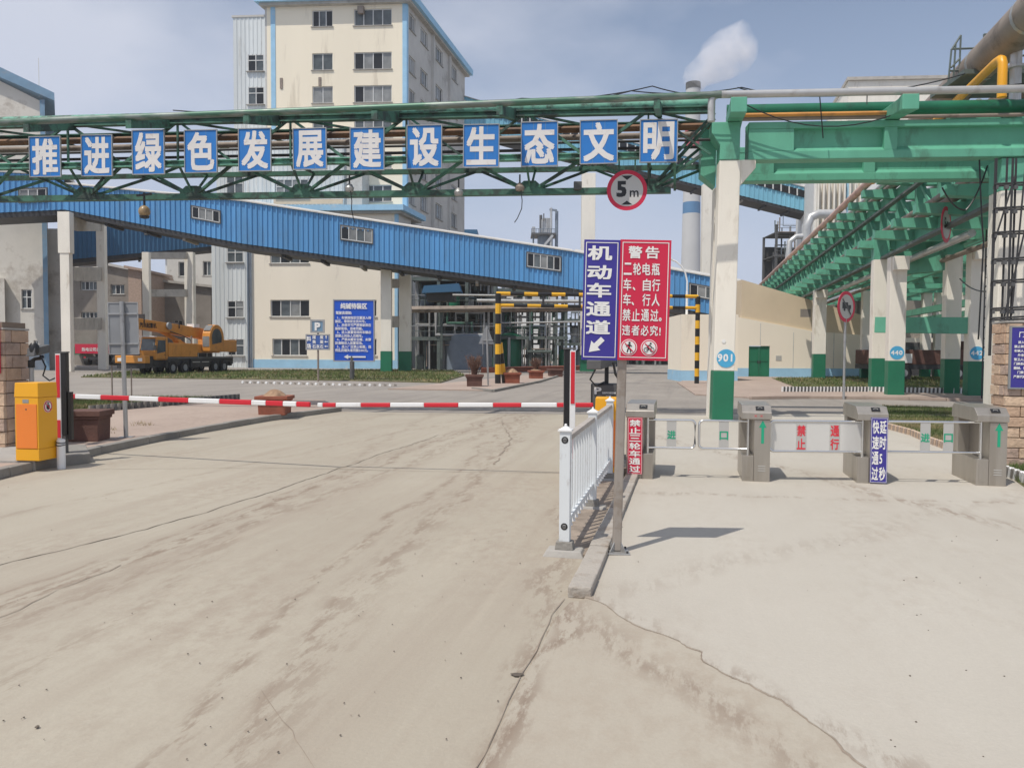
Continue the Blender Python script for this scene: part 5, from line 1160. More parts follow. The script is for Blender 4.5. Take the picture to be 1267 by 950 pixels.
# triangular sign from behind
b = G(604, 478); o = thing('traffic_sign', 'grey back of a triangular sign beside the striped pole', 'sign', b, R(6)); k = b.y / FPX
MB().tube((0, 0, 0), (-.08, 0, 72 * k), .045, 8).build('pole', 'galv', o, smooth=True); MB().prism([(-10 * k - .08, -.0, 52.5 * k), (9 * k - .08, 0, 52.5 * k), (-.08 - .2 * k, 0, 76 * k)], (0, .02, 0)).build('panel', 'signback', o); MB().beam((-7 * k, -.02, 57 * k), (6 * k, -.02, 57 * k), .03, .05).build('crossbar', 'galv', o)
# lorries behind the rack
for (px, py, Y, L_, m1, lab, rz) in ((1030, 463, 58, 9, 'darkgrey', 'dark flatbed trailer with white crates behind the left rack columns', 0), (1165, 464, 50, 9, 'brickdk', 'dark red lorry with an orange lamp seen between the rack columns', 0)):
    b = setz(P(px, 440, Y), 0); o = thing('lorry', lab, 'lorry', b, rz, 'lorries behind the rack'); x0 = -L_ / 2 if px > 1100 else -2.2; x1 = x0 + L_
    MB().box(x0, x1, 0, 2.4, .75, 1.05).build('chassis', 'dark', o); MB().box(x0, x1 - 2.4, 0, 2.4, 1.06, 2.0 if px > 1100 else 1.35).build('bed', m1, o, bevel=.03)
    MB().prism([(x1 - 2.2, 0, .7), (x1, 0, .7), (x1, 0, 1.6), (x1 - .3, 0, 2.6), (x1 - 2.2, 0, 2.6)], (0, 2.4, 0)).build('cab', m1, o, bevel=.04); MB().box(x1 - 1.5, x1 - .5, -.02, 0, 1.7, 2.3).build('cab_window', 'glass', o)
    for q in (.9, 2.1, 5.6, 7.6):
        w_ = MB().add(*(lambda m: (m.v, m.f))(MB().tube((x0 + q, -.05, .5), (x0 + q, .28, .5), .5, 16))).build('wheel', 'tyre', o); MB().tube((x0 + q, -.07, .5), (x0 + q, -.04, .5), .24, 12).build('hub', 'signback', w_)
    if px < 1100:
        for j in range(3): MB().box(x0 + .6 + j * 1.7, x0 + 1.9 + j * 1.7, .2, 2.2, .5, 1.06).build('tool_box', 'plate', o)
    else:
        MB().box(x0 + 1.2, x0 + 2.6, -.03, 0, 1.15, 1.75).build('white_board', 'letter', o); MB().box(x0 + .2, x0 + .8, -.04, 0, 1.3, 1.7).build('orange_panel', 'yellow', o)
# ================================================================ FAR THINGS
# blue sloping conveyor gallery
GY = 62.0
def gallery(label, stations, wcol, wins, width=3.2, pitch=.40, roof='roofgrey', under='dark', rh=.35, cat='conveyor gallery', brackets=True):
    """stations: (px, top py, bottom py, Y) along the front; corrugated wall, roof, floor, frames and windows"""
    b = P(stations[0][0], 438, stations[0][3]); b.z = 0; o = thing('conveyor_gallery', label, cat, b)
    for (a, c) in zip(stations, stations[1:]):
        pa0, pa1, pc0, pc1 = P(a[0], a[2], a[3]), P(a[0], a[1], a[3]), P(c[0], c[2], c[3]), P(c[0], c[1], c[3])
        u = V((pc0.x - pa0.x, pc0.y - pa0.y, 0)); Ln = u.length; u.normalize(); v = V((-u.y, u.x, 0)); o0 = V((pa0.x, pa0.y, 0)); F = frame(o0, u, v, b)
        zb = lambda x: pa0.z + (pc0.z - pa0.z) * x / Ln; zt = lambda x: pa1.z + (pc1.z - pa1.z) * x / Ln; ops = []
        for (px, fr0, fr1, w, n, pat) in wins:
            if not (min(a[0], c[0]) <= px < max(a[0], c[0])): continue
            r = ray(px, 438); xx = (o0.x * r.y - o0.y * r.x) / -(u.x * r.y - u.y * r.x)
            H = zt(xx) - zb(xx); sl = (zb(1) - zb(0)); base = lambda x, f: zb(x) + H * f
            x0, x1 = xx - w / 2, xx + w / 2; ops.append((x0, x1, lambda x, f=fr0: zb(x) + (zt(xx) - zb(xx)) * f, lambda x, f=fr1: zb(x) + (zt(xx) - zb(xx)) * f))
            FS = lambda p, F=F, x0=x0: F(V((p.x, p.y, p.z + zb(p.x) - zb(x0))))
            za, zz = zb(x0) + H * fr0, zb(x0) + H * fr1; wo = window(FS, o, x0, x1, za, zz, -.10, n, pat, 0, .07, sill=False)
            f2 = MB(FS); border(f2, x0 - .07, x1 + .07, za - .07, zz + .07, .08, -.13, .12); f2.build('surround', 'darkgrey', wo)
        corrugated(F, 0, Ln, zb, zt, pitch, .085, 0, ops).build('front_cladding', wcol, o, recalc=False)
        MB(F).prism([(0, width, zb(0)), (Ln, width, zb(Ln)), (Ln, width, zt(Ln)), (0, width, zt(0))], (0, .05, 0)).build('rear_cladding', wcol, o)
        MB(F).prism([(0, -.18, zt(0) + .002), (0, -.18, zt(0) + .09), (0, width / 2, zt(0) + rh + .1), (0, width + .2, zt(0) + .09), (0, width + .2, zt(0))], (Ln, 0, zt(Ln) - zt(0))).build('roof', roof, o)
        MB(F).prism([(0, .02, zb(0) - .4), (0, .02, zb(0) - .003), (0, width, zb(0) - .003), (0, width, zb(0) - .4)], (Ln, 0, zb(Ln) - zb(0))).build('floor_beam', under, o)
        if brackets:
            for i in range(1, int(Ln / 3.1)):
                x = i * 3.1; MB(F).box(x - .12, x + .12, .3, width - .2, zb(x) - .62, zb(x) - .4).build('floor_bracket', 'conc' if i % 3 == 0 else under, o)
    return o
gallery('long bright blue conveyor gallery sloping down from left to right', [(80, 228, 259.5, 62), (300, 249.5, 301.5, 62), (710, 312, 357, 63), (918, 350, 396, 61)], 'blueclad',
        [(257, .42, .72, 2.2, 4, 'dccd'), (442, .44, .78, 2.5, 4, 'dcgc'), (672, .42, .8, 2.7, 5, 'dgcgd'), (872, .4, .72, 2.5, 4, 'dcgc')])
gallery('level left end of the blue gallery behind the first banner boards', [(-60, 210, 266, 60), (80, 218, 259.5, 62)], 'blueclad', [(45, .25, .6, 1.9, 3, 'ccd')], brackets=False)
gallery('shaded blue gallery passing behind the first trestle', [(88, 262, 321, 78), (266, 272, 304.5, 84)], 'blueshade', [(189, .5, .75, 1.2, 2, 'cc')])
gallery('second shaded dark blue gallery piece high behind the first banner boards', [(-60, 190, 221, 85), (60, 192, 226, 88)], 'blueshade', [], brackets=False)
# light blue upper gallery with its window strip
def upper():
    o = gallery('high light blue conveyor gallery with a window band, sloping right from the tall tower', [(545, 111, 148, 104), (660, 145, 179, 104), (1006, 235, 264, 104)], 'cyanclad', [], 3.5, .6, 'roofgrey', 'dark', .3)
    st = [(545, 111, 148), (1006, 235, 264)]
    pa, pb_ = P(545, 113, 103.9), P(1006, 236, 103.9); da, db = P(545, 126, 103.9), P(1006, 247.5, 103.9); b = o.location; n = 46
    MB(W2(b)).prism([pa + (da - pa) * .25, pb_ + (db - pb_) * .25, db, da], (0, -.06, 0)).build('window_band', 'glassdark', o)
    for i in range(n):
        f = i / n; t0, t1 = pa.lerp(pb_, f), da.lerp(db, f); t0 = t0 + (t1 - t0) * .25; MB(W2(b)).beam(t0 + V((0, -.1, 0)), t1 + V((0, -.1, 0)), .16, .1, (0, 1, 0)).build('mullion', 'frame', o)
upper()
# trestles ------------------------------------------------------------
def trestle(legs, beams, label, green=None, grp='concrete trestles under the galleries', lean=0):
    """legs: (px0, px1, top py, depth, dark?), beams: (px0, px1, py0, py1, Y)"""
    b = P(legs[0][0], 438, legs[0][3]); b.z = 0; o = thing('trestle', label, 'trestle', b, 0, grp); F = W2(b)
    for (x0, x1, top, Y, bot) in legs:
        p, q = P(x0, 438, Y), P(x1, 438, Y); zt = P((x0 + x1) / 2, top, Y).z; w = q.x - p.x; c = V((p.x, p.y, 0))
        g = green if green else 0
        MB(F).prism([c + V((0, 0, g)), c + V((w, 0, g)), c + V((w, 0, zt)), c + V((0, 0, zt))], (0, w * .7, 0)).build('leg', 'cream_col', o, bevel=.02)
        if bot: MB(F).prism([c + V((-.1, -.05, zt - 3.2)), c + V((w + .1, -.05, zt - 3.2)), c + V((w + .1, -.05, zt)), c + V((-.1, -.05, zt))], (0, w * .7 + .1, 0)).build('leg_head', 'cream_col', o)
        if g: MB(F).prism([c + V((-.02, -.02, 0)), c + V((w + .02, -.02, 0)), c + V((w + .02, -.02, g - .002)), c + V((-.02, -.02, g - .002))], (0, w * .7 + .04, 0)).build('leg_foot', 'green_base', o)
    for (x0, x1, y0, y1, Y, Y2) in beams:
        p, q = P(x0, y0, Y), P(x1, y0, Y2); r, s_ = P(x0, y1, Y), P(x1, y1, Y2)
        MB(F).prism([r, s_, q, p], (0, .5, 0)).build('cross_beam', 'conc2', o)
M['conc2'] = mat('pale_concrete', (.46, .43, .38), .9, var=.15, dirt=(.25, .22, .18), damt=.5, dthr=.55)  # one pale concrete for cross beams, mouldings and parapet
trestle([(76, 87.5, 262, 61, 1), (121, 131, 270, 70, 0)], [(91, 122, 330, 347, 62, 69.5), (91, 122, 393, 408, 62, 69.5), (91, 122, 268, 285, 62, 69.5)], 'cream trestle standing under the level left end of the blue gallery')
trestle([(177, 185.5, 312, 78, 0), (229, 240, 312, 82, 0)], [(185, 230, 358, 367, 79, 81.5), (185, 230, 312, 320, 79, 81.5)], 'far trestle behind the orange crane truck')
trestle([(471, 484, 328, 64, 0), (493.5, 508, 340, 66, 0)], [(484, 494, 345, 356, 64.5, 66), (484, 494, 391, 405, 64.5, 66)], 'cream trestle with green feet right of the blue notice board', 1.75)
trestle([(718.5, 735, 214, 72, 0)], [], 'tall cream column rising behind the lane sign', 1.5)
trestle([(867, 880.5, 228, 78, 0)], [], 'tall cream column left of the one marked 901, under the high gallery', 1.5)
trestle([(884, 890, 228, 84, 0)], [], 'thin far cream column almost hidden by the one marked 901')

# tall tower with its annexes ----------------------------------------------
TB = P(333, 438, 84); TB.z = 0; o = thing('factory_tower', 'tall cream factory tower with light blue corner strips and white clad annexes', 'building', TB)
uT = V((math.cos(R(4)), -math.sin(R(4)), 0)); vT = V((math.sin(R(12.7)), math.cos(R(12.7)), 0)); F = frame(TB, uT, vT)
def fx_(px, y=0.0):            # local x on the plane y of the front
    oo = TB + vT * y; r = ray(px, 438); return (oo.x * r.y - oo.y * r.x) / -(uT.x * r.y - uT.y * r.x)
def fz(px, py, y=0.0):
    q = TB + vT * y + uT * fx_(px, y); return zat(q, py)
WT = fx_(503.5); HT = fz(420, 4)
rows = [(32, 11.5), (86, 65), (127, 106), (168, 147), (209, 188), (250, 229)]
ops = []; specs = []
for i, (yb, yt) in enumerate(rows):
    for (xa, xb_, n, pat) in ((388, 413, 2 if i else 3, ['dgd', 'gg', 'cc', 'gd', 'gg', 'gg'][i]), (439, 485, 4, ['gggg', 'dcdc', 'dccc', 'gcgg', 'dggc', 'gggg'][i])):
        z0_, z1_ = fz(450, yb), fz(450, yt); ops.append((fx_(xa), fx_(xb_), z0_, z1_)); specs.append((fx_(xa), fx_(xb_), z0_, z1_, n, pat))
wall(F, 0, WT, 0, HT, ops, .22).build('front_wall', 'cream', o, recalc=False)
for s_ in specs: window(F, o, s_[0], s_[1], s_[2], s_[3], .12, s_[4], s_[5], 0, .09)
MB(F).box(fx_(445), fx_(452), -.35, -.0, fz(420, 19), fz(420, 10)).build('air_conditioner', 'oldpipe', o)
for px, y0, y1 in ((350.5, 110, 97), (397.5, 107, 96)): MB(F).box(fx_(px - 1.6), fx_(px + 1.6), -.08, -.002, fz(px, y0), fz(px, y1)).build('vent', 'oldpipe', o)
# side wall in shade
LS = 21.6; FS = lambda p: F(V((WT - p.y, p.x, p.z)))        # local x runs back along the side, y inwards
ops = []; sp2 = []
sx = [(.7, 2.6), (4.3, 6.7), (9.6, 12.2), (15.9, 18.2)]
for i, (yb, yt) in enumerate(rows + [(291, 270), (332, 311)]):
    for j, (a, c) in enumerate(sx):
        z0_, z1_ = fz(500, yb), fz(500, yt)
        if i >= 2 and j >= 2 and i < 4: continue
        ops.append((a, c, z0_, z1_)); sp2.append((a, c, z0_, z1_))
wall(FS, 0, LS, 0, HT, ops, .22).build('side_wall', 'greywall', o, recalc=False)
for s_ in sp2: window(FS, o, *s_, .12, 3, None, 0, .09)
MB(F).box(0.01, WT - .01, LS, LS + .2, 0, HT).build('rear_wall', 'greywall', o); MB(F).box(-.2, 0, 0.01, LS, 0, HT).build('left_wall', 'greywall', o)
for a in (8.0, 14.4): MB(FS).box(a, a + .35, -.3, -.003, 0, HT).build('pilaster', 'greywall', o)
MB(F).box(-.9, WT + .9, -.9, LS + .9, HT + .002, HT + .75).build('roof_slab', 'skyblue', o); MB(F).box(-.55, WT + .55, -.55, LS + .55, HT - .28, HT).build('roof_moulding', 'conc2', o)
MB(F).box(fx_(498.3), WT + .004, -.06, .0, 0, HT - .28).build('corner_strip', 'skyblue', o); MB(F).box(fx_(338), fx_(343.5), -.06, 0, 0, HT - .28).build('corner_strip', 'skyblue', o)
MB(FS).box(0, .3, -.06, 0, 0, HT - .28).build('corner_strip', 'skyblue', o)
# set-back clad part upper left
za = fz(310, 22); ops = []
def clad(x0, x1, y, z0_, z1_, wl, name='clad_wall', m='clad', back=6, pitch=.45):
    op = [(a, c, e, g) for (a, c, e, g, *_) in wl]
    corrugated(F, x0, x1, z0_, z1_, pitch, .045, y, [(a, c, e, g) for a, c, e, g in op]).build(name, m, o, recalc=False)
    for w in wl: window(F, o, w[0], w[1], w[2], w[3], y - .02, w[4], w[5], w[6], .09)
    MB(F).box(x0, x1, y + .12, y + back, z0_, z1_).build(name + '_core', 'darkgrey' if 0 else m, o); MB(F).box(x0 - .1, x1 + .02, y - .1, y + back + .1, z1_ + .002, z1_ + .22).build('coping', 'greywall', o)
W_ = lambda xa, xb_, yb, yt, n, pat, y, tr=0: (fx_(xa, y), fx_(xb_, y), fz(xa, yb, y), fz(xa, yt, y), n, pat, tr)
clad(fx_(292, .8), 0 - .21, .8, 0, fz(310, 22, .8), [W_(309.5, 329.5, 89, 68, 2, 'dg', .8, .35), W_(309.5, 329.5, 130, 108, 2, 'gd', .8, .35)])
yA = -2.2
clad(fx_(270, yA), fx_(426, yA), yA, fz(360, 262, yA), fz(360, 171, yA), [W_(282, 303, 241, 218, 2, 'gg', yA, .4), W_(343, 383, 243, 222, 4, 'cgcg', yA, .45), W_(300, 322, 200, 180, 2, 'gd', yA, .35)], back=2.1)
MB(F).box(fx_(425, yA) + .05, fx_(447, yA), yA + .3, -.01, 0, fz(430, 171, yA)).build('grey_bay', 'greywall', o); MB(F).box(fx_(340, yA), fx_(425, yA), yA - .06, yA - .05, fz(360, 253, yA), fz(360, 247, yA)).build('salmon_band', 'clad_tan', o)
# lower wing
yW = -4.0; ZW = fz(460, 262, yW); wx0, wx1 = fx_(313, yW), fx_(492, yW)
wl = [W_(335, 383, 326, 306, 4, 'gdgd', yW), W_(335, 383, 392, 371, 4, 'dgcd', yW), W_(337, 380, 440, 419, 4, 'gdgd', yW), W_(446, 466, 392, 371, 2, 'dd', yW), W_(446, 466, 440, 419, 2, 'dd', yW)]
wall(F, wx0, wx1, fz(400, 445, yW), ZW, [w[:4] for w in wl], .25, yW).build('wing_wall', 'cream_lo', o, recalc=False)
for w in wl: window(F, o, *w[:4], yW + .14, w[4], w[5], 0, .09)
MB(F).box(wx0, wx1 + .02, yW - .05, yW + .3, 0, fz(400, 445, yW) - .002).build('wing_dado', 'skyblue', o)
MB(F).box(wx0 + .01, wx1 - .01, yW + .3, -.02, 0, ZW - .01).build('wing_core', 'greywall', o)
MB(F).box(wx0 - .2, wx1 + .9, yW - .9, 2.0, ZW + .002, ZW + .55).build('wing_cornice', 'skyblue', o); MB(F).box(wx0, wx1 + .5, yW - .5, 1.8, ZW - .25, ZW).build('wing_moulding', 'conc2', o)
MB(F).box(wx1 - .3, wx1 + .012, yW - .03, yW + .3, fz(490, 445, yW), ZW - .25).build('corner_strip', 'skyblue', o)
clad(fx_(263, yW), wx0 - .02, yW, 0, fz(290, 262, yW), [W_(282, 302.5, 325, 304, 2, 'gg', yW, .4), W_(282, 302.5, 393, 372, 2, 'dc', yW, .4), W_(282, 302.5, 440, 419, 2, 'dg', yW, .4)], back=3.8)
MB(F).tube((wx0 - .35, yW - .2, 0), (wx0 - .35, yW - .2, ZW), .11, 8).build('downpipe', 'tank', o); MB(F).tube((wx0 - .05, yW - .2, 0), (wx0 - .05, yW - .2, ZW), .09, 8).build('downpipe', 'tank', o)
MB(F).box(fx_(470, 14), fx_(560, 14), LS + 2, LS + 10, 0, 15).build('rear_block', 'greywall', o)
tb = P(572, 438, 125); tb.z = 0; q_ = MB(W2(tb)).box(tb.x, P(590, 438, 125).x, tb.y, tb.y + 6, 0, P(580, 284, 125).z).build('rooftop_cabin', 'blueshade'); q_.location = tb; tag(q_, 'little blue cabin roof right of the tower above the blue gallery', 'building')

# left stained building --------------------------------------------------
LB = P(-130, 438, 66); LB.z = 0; o = thing('left_building', 'stained grey building with a slate blue sloping roof edge at the left border', 'building', LB)
uL = V((math.cos(R(2)), math.sin(R(2)), 0)); FL = frame(LB, uL, V((-.50, .866, 0)))
def lx(px): r = ray(px, 438); return (LB.x * r.y - LB.y * r.x) / -(uL.x * r.y - uL.y * r.x)
def lz(px, py): return zat(LB + uL * lx(px), py)
wl = [(lx(28), lx(41), lz(35, 382), lz(35, 358), 2, 'gd', .4), (lx(42), lx(48), lz(45, 428), lz(45, 421), 2, 'dg', 0), (lx(-25), lx(6), lz(0, 161), lz(0, 141), 3, 'ggd', .4)]
wall(FL, 0, lx(59), 0, lz(59, 127), [w[:4] for w in wl], .25).build('front_wall', 'stainwall', o, recalc=False)
for w in wl: window(FL, o, *w[:4], .14, w[4], w[5], w[6], .08)
MB(FL).prism([(0, 0, lz(59, 127)), (lx(59), 0, lz(59, 127)), (lx(59), 0, lz(59, 127) + .01), (0, 0, lz(0, 96) + 4.2)], (0, .3, 0)).build('gable', 'stainwall', o)
MB(FL).prism([(-1, -.7, lz(0, 91) + 5.1), (lx(73), -.7, lz(73, 118)), (lx(73), -.7, lz(73, 127.5)), (-1, -.7, lz(0, 103) + 4.6)], (0, 14, 0)).build('roof_edge', 'rooflblue', o)
MB(FL).box(lx(59) - .3, lx(59), .01, 14, 0, lz(59, 127)).build('side_wall', 'greywall', o); MB(FL).box(lx(55), lx(61), -.35, -.05, 0, lz(60, 125)).build('drainpipe', 'rooflblue', o)
MB(FL).box(lx(59) + .002, lx(82), 1.5, 14, 0, lz(70, 280)).build('side_block', 'greywall', o); MB(FL).box(lx(-20), lx(8), -.9, -.01, 0, lz(0, 345)).build('porch', 'stainwall', o)
MB(FL).box(0, lx(54), -.1, -.002, 0, lz(30, 432)).build('dado', 'tank', o); MB(FL).tube((lx(54.5), 0, lz(54, 120)), (lx(54.5), 0, lz(54, 72)), .035, 5).build('lightning_rod', 'frame', o)
# low brown building behind the trestles
def simple_building(label, px0, px1, top0, top1, Y, m, wins=(), cat='building', depth=8, dado=None, name='works_building', roofm=None):
    b = P(px0, 438, Y); b.z = 0; o = thing(name, label, cat, b); x1 = P(px1, 438, Y).x - b.x; z_ = lambda py: P((px0 + px1) / 2, py, Y).z; Fb = lambda p: V(p)
    X_ = lambda px: P(px, 438, Y).x - b.x
    op = [(X_(a), X_(c), z_(yb), z_(yt)) for a, c, yb, yt, n, pat in wins]; zt = z_(max(top0, top1))
    wall(Fb, 0, x1, 0, zt, op, .3).build('front_wall', m, o, recalc=False)
    if top0 != top1: MB().prism([(0, 0, zt + .001), (x1, 0, zt + .001), (x1, 0, z_(top1) + .002), (0, 0, z_(top0) + .002)], (0, .3, 0)).build('gable', m, o)
    for k, w in enumerate(wins): window(Fb, o, *op[k], .18, w[4], w[5], 0, .09)
    MB().prism([(0, .5, 0), (x1, .5, 0), (x1, .5, z_(top1)), (0, .5, z_(top0))], (0, depth, 0)).build('core', m, o)
    MB().prism([(-.3, -.4, z_(top0) + .004), (x1 + .3, -.4, z_(top1) + .004), (x1 + .3, -.4, z_(top1) + .3), (-.3, -.4, z_(top0) + .3)], (0, depth, 0)).build('roof', roofm or m, o)
    return o
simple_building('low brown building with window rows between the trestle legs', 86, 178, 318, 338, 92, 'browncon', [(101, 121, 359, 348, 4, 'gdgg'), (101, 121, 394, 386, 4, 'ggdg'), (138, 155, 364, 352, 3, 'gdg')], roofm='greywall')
simple_building('pink brick gable end beside the far trestle', 160, 176, 332, 336, 90, 'stoneC')
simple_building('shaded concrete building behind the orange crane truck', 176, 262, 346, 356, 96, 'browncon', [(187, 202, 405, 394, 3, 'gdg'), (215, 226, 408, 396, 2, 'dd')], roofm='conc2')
simple_building('pale concrete block with dark openings left of the white clad wing', 208, 266, 300, 300, 104, 'greywall', [(222, 230, 342, 324, 1, 'd'), (252, 262, 341, 323, 2, 'dg'), (240, 262, 398, 362, 1, 'd')])
simple_building('white annex lit by the sun behind the far trestle', 206, 236, 320, 320, 112, 'haze_white')
simple_building('small white rooftop wall seen under the blue gallery left of the portal', 620, 690, 352, 352, 150, 'haze_white')
simple_building('white far hall glimpsed through the pipework left of the striped pole', 575, 640, 372, 372, 150, 'haze_white')
# right-hand tall white building behind the rack
RBd = P(1003, 438, 96); RBd.z = 0; o = thing('white_building', 'tall white finned building rising behind the green girders', 'building', RBd); uR = V((math.cos(R(4)), -math.sin(R(4)), 0)); FR = frame(RBd, uR, A)
rx = lambda px: (lambda r: (RBd.x * r.y - RBd.y * r.x) / -(uR.x * r.y - uR.y * r.x))(ray(px, 438)); rz_ = lambda px, py: zat(RBd + uR * rx(px), py)
MB(FR).box(0, rx(1180), 0, 16, 0, rz_(1040, 150)).build('lower_mass', 'haze_white', o); MB(FR).box(rx(1042), rx(1162), -.2, 15, rz_(1040, 150) + .01, rz_(1100, 100)).build('upper_mass', 'cream_col', o)
MB(FR).box(rx(1040), rx(1164), -.5, 15.3, rz_(1100, 100) + .003, rz_(1100, 96)).build('parapet', 'conc2', o)
for k in range(9):
    xx = rx(1006 + k * 6.4); MB(FR).prism([(xx, 0, rz_(1020, 330)), (xx, 0, rz_(1020, 215)), (xx, -1.1, rz_(1020, 225)), (xx, -1.1, rz_(1020, 330))], (.18, 0, 0)).build('fin', 'cream_col', o)
MB(FR).box(rx(1042), rx(1047), -.6, -.21, rz_(1040, 330), rz_(1040, 215)).build('blue_pipe', 'skyblue', o)
for a in range(5): MB(FR).box(rx(1010 + a * 30), rx(1024 + a * 30), -.05, -.003, rz_(1040, 208), rz_(1040, 190)).build('window', 'glass', o)
# lagged ducts from that building
for lab, pts, r in (('thick silver duct bending down from the white building behind the rack', [(1045, 265), (1012, 265), (1003, 269), (998, 280), (997, 305), (996, 330)], 1.0), ('lower silver duct bending down left of the thick one', [(1000, 292), (985, 293), (977, 299), (975, 320), (975, 345)], .6)):
    q = [P(x, y, 92) for x, y in pts]; d_ = MB(W2(q[0])).path(q, r * .55, 10).build('lagged_duct', 'pipegrey', smooth=True); d_.location = q[0]; tag(d_, lab, 'duct', 'silver ducts behind the rack')
# chimney, smoke and stripper tower -------------------------------------
cb_ = P(853, 438, 300); cb_.z = 0; o = thing('chimney', 'very tall chimney with red, white and blue bands trailing smoke', 'chimney', cb_); zt = zat(cb_, 103)
def cr(z): return 4.1 - 1.45 * z / zt
bands = [(0, 232, 'chim'), (232, 262, 'chim'), (262, 277, 'chimblue')]
zz = [0] + [zat(cb_, y) for y in (265, 251, 237, 215, 185, 160, 134)] + [zt - 2.4]; ms = ['chim', 'chimblue', 'chim', 'chimred', 'chim', 'chimred', 'chim', 'chim']
for a, c, m_ in zip(zz, zz[1:], ms): MB().tube((0, 0, a), (0, 0, c), cr(a), 24, cr(c)).build('shaft_band', m_, o, smooth=True)
MB().tube((0, 0, zt - 2.4), (0, 0, zt), cr(zt) + .15, 24).build('rim', 'plant', o, smooth=True)
for z in (zt - 6, zt - 20): MB().lathe((0, 0, z), [(cr(z), 0), (cr(z) + .9, 0), (cr(z) + .9, .5), (cr(z), .5)], 20).build('gallery_ring', 'darkgrey', o)
b = P(672, 438, 210); b.z = 0; o = thing('distillation_tower', 'slender grey process tower with platforms and vent pipes above the blue gallery', 'tower', b); k = 210 / 960
def dz(py): return zat(b, py)
def dt(px0, px1, y0, y1, m='tank', nm='column_shell', dy=0): MB().tube(((px0 + px1) / 2 * k - 672 * k, dy, dz(y0)), ((px0 + px1) / 2 * k - 672 * k, dy, dz(y1)), (px1 - px0) / 2 * k, 12).build(nm, m, o)
dt(664, 683, 440, 289, 'tank'); dt(668, 682, 289, 271, 'pipegrey', 'upper_shell'); dt(678.5, 681.5, 330, 260, 'pipegrey', 'vent_pipe', -3); dt(685, 689, 440, 263, 'tank', 'side_pipe', -2); dt(658, 660, 440, 290, 'tank', 'support'); dt(666, 668.5, 290, 268, 'darkgrey', 'vent_pipe', -2); dt(670.6, 672, 275, 266, 'darkgrey', 'vent_pipe', -2)
dt(666, 669.5, 273, 268, 'darkgrey', 'vent_head', -2)
MB().beam((6 * k, -3, dz(262)), (15 * k, -3, dz(263)), .5, .5).build('cross_pipe', 'tank', o); MB().box(-16 * k, 14 * k, -4, 4, dz(293), dz(291)).build('platform', 'darkgrey', o)
for i in range(12): MB().box((-16 + i * 2.7) * k, (-16 + i * 2.7) * k + .18, -4.1, -4, dz(291), dz(286)).build('rail_post', 'tank', o)
MB().box(-16 * k, 14 * k, -4.12, -4.02, dz(286.4), dz(285.8)).build('handrail', 'tank', o); MB().box(-15 * k, -11 * k, -3, 0, dz(290), dz(283)).build('cabin', 'pipegrey', o); MB().beam((0, -4.2, dz(306)), (10 * k, -4.2, dz(294)), .5, .6).build('stair', 'pipegrey', o)

# process plant beneath the gallery -------------------------------------
rnd = random.Random(21)
def plant(label, px0, px1, Y, floors, bay, depth, tanks=(), wallback=None, name='process_structure', dens=1.0, m='steelwork'):
    """open steel frame of columns, floors, rails, with pipes and vessels"""
    b = P(px0, 438, Y); b.z = 0; o = thing(name, label, 'process plant', b); Wd = P(px1, 438, Y).x - b.x; n = max(1, round(Wd / bay))
    for i in range(n + 1):
        for d in (0, depth): MB().box(Wd * i / n - .16, Wd * i / n + .16, d - .16, d + .16, 0, floors[-1] + (1.1 if d == 0 else 0)).build('column', m, o)
    for z in floors:
        MB().box(-.2, Wd + .2, -.2, .2, z - .35, z).build('edge_beam', m, o); MB().box(-.1, Wd + .1, .21, depth + .2, z - .16, z - .02).build('deck', 'plant', o)
        for zz_ in (.55, 1.05): MB().box(-.2, Wd + .2, -.24, -.19, z + zz_ - .03, z + zz_ + .03).build('handrail', m if zz_ < 1 else 'galv', o)
    for _ in range(int(26 * dens)):
        z = rnd.choice(floors) + rnd.uniform(-2.2, 1.8); a = rnd.uniform(0, Wd * .6); c = rnd.uniform(a + 1, Wd); d = rnd.uniform(-.5, depth * .8); r = rnd.uniform(.05, .17)
        z2 = max(.3, z + rnd.choice((-2.5, -1.6, 1.4, 2.2)))
        MB().path([(a, d, z2), (a, d, z), (c, d, z), (c, d, max(.2, z - rnd.uniform(1, 3)))], r, 6).build('process_pipe', rnd.choice(['pipegrey', 'steelwork', 'tank', 'oldpipe', 'galv', 'green_worn']), o)
    for _ in range(int(16 * dens)):
        a = rnd.uniform(0, Wd); d = rnd.uniform(-.3, depth * .7); MB().tube((a, d, 0), (a, d, rnd.choice(floors) + rnd.uniform(-.5, 1.5)), rnd.uniform(.06, .18), 6).build('riser', rnd.choice(['pipegrey', 'steelwork', 'tank', 'darkgrey', 'galv']), o)
    for _ in range(int(9 * dens)):
        a = rnd.uniform(0, Wd); z = rnd.choice([0] + list(floors[:-1])); r = rnd.uniform(.35, .8); h = rnd.uniform(.9, 2.0)
        MB().lathe((a, rnd.uniform(.8, depth * .6), z), [(r, 0), (r, h), (r * .6, h + r * .35), (r * .15, h + r * .4)], 12).build('vessel', rnd.choice(['tank', 'green_base', 'pipegrey', 'plant', 'steelwork']), o, smooth=True)
    if wallback: MB().box(0, Wd, depth + .3, depth + .5, 0, wallback).build('rear_wall', 'plant', o)
    for (cx, r, h, mm) in tanks: MB().lathe((cx, 1.5, 0), [(r, 0), (r, h), (r * .96, h + .1), (.1, h + .5)], 24).build('tank', mm, o, smooth=True)
    return o
plant('dark green steel process structure with tanks under the gallery, left of the striped pole', 508, 612, 76, (3.2, 6.2, 9.0), 3.2, 6, [(5.6, 2.35, 3.3, 'tank')], 9.2)
plant('tangle of steelwork and pipes behind the portal', 612, 700, 84, (3.5, 6.5, 8.6), 3.5, 6, [(1.6, 1.5, 3.5, 'green_base')], None, dens=1.1)
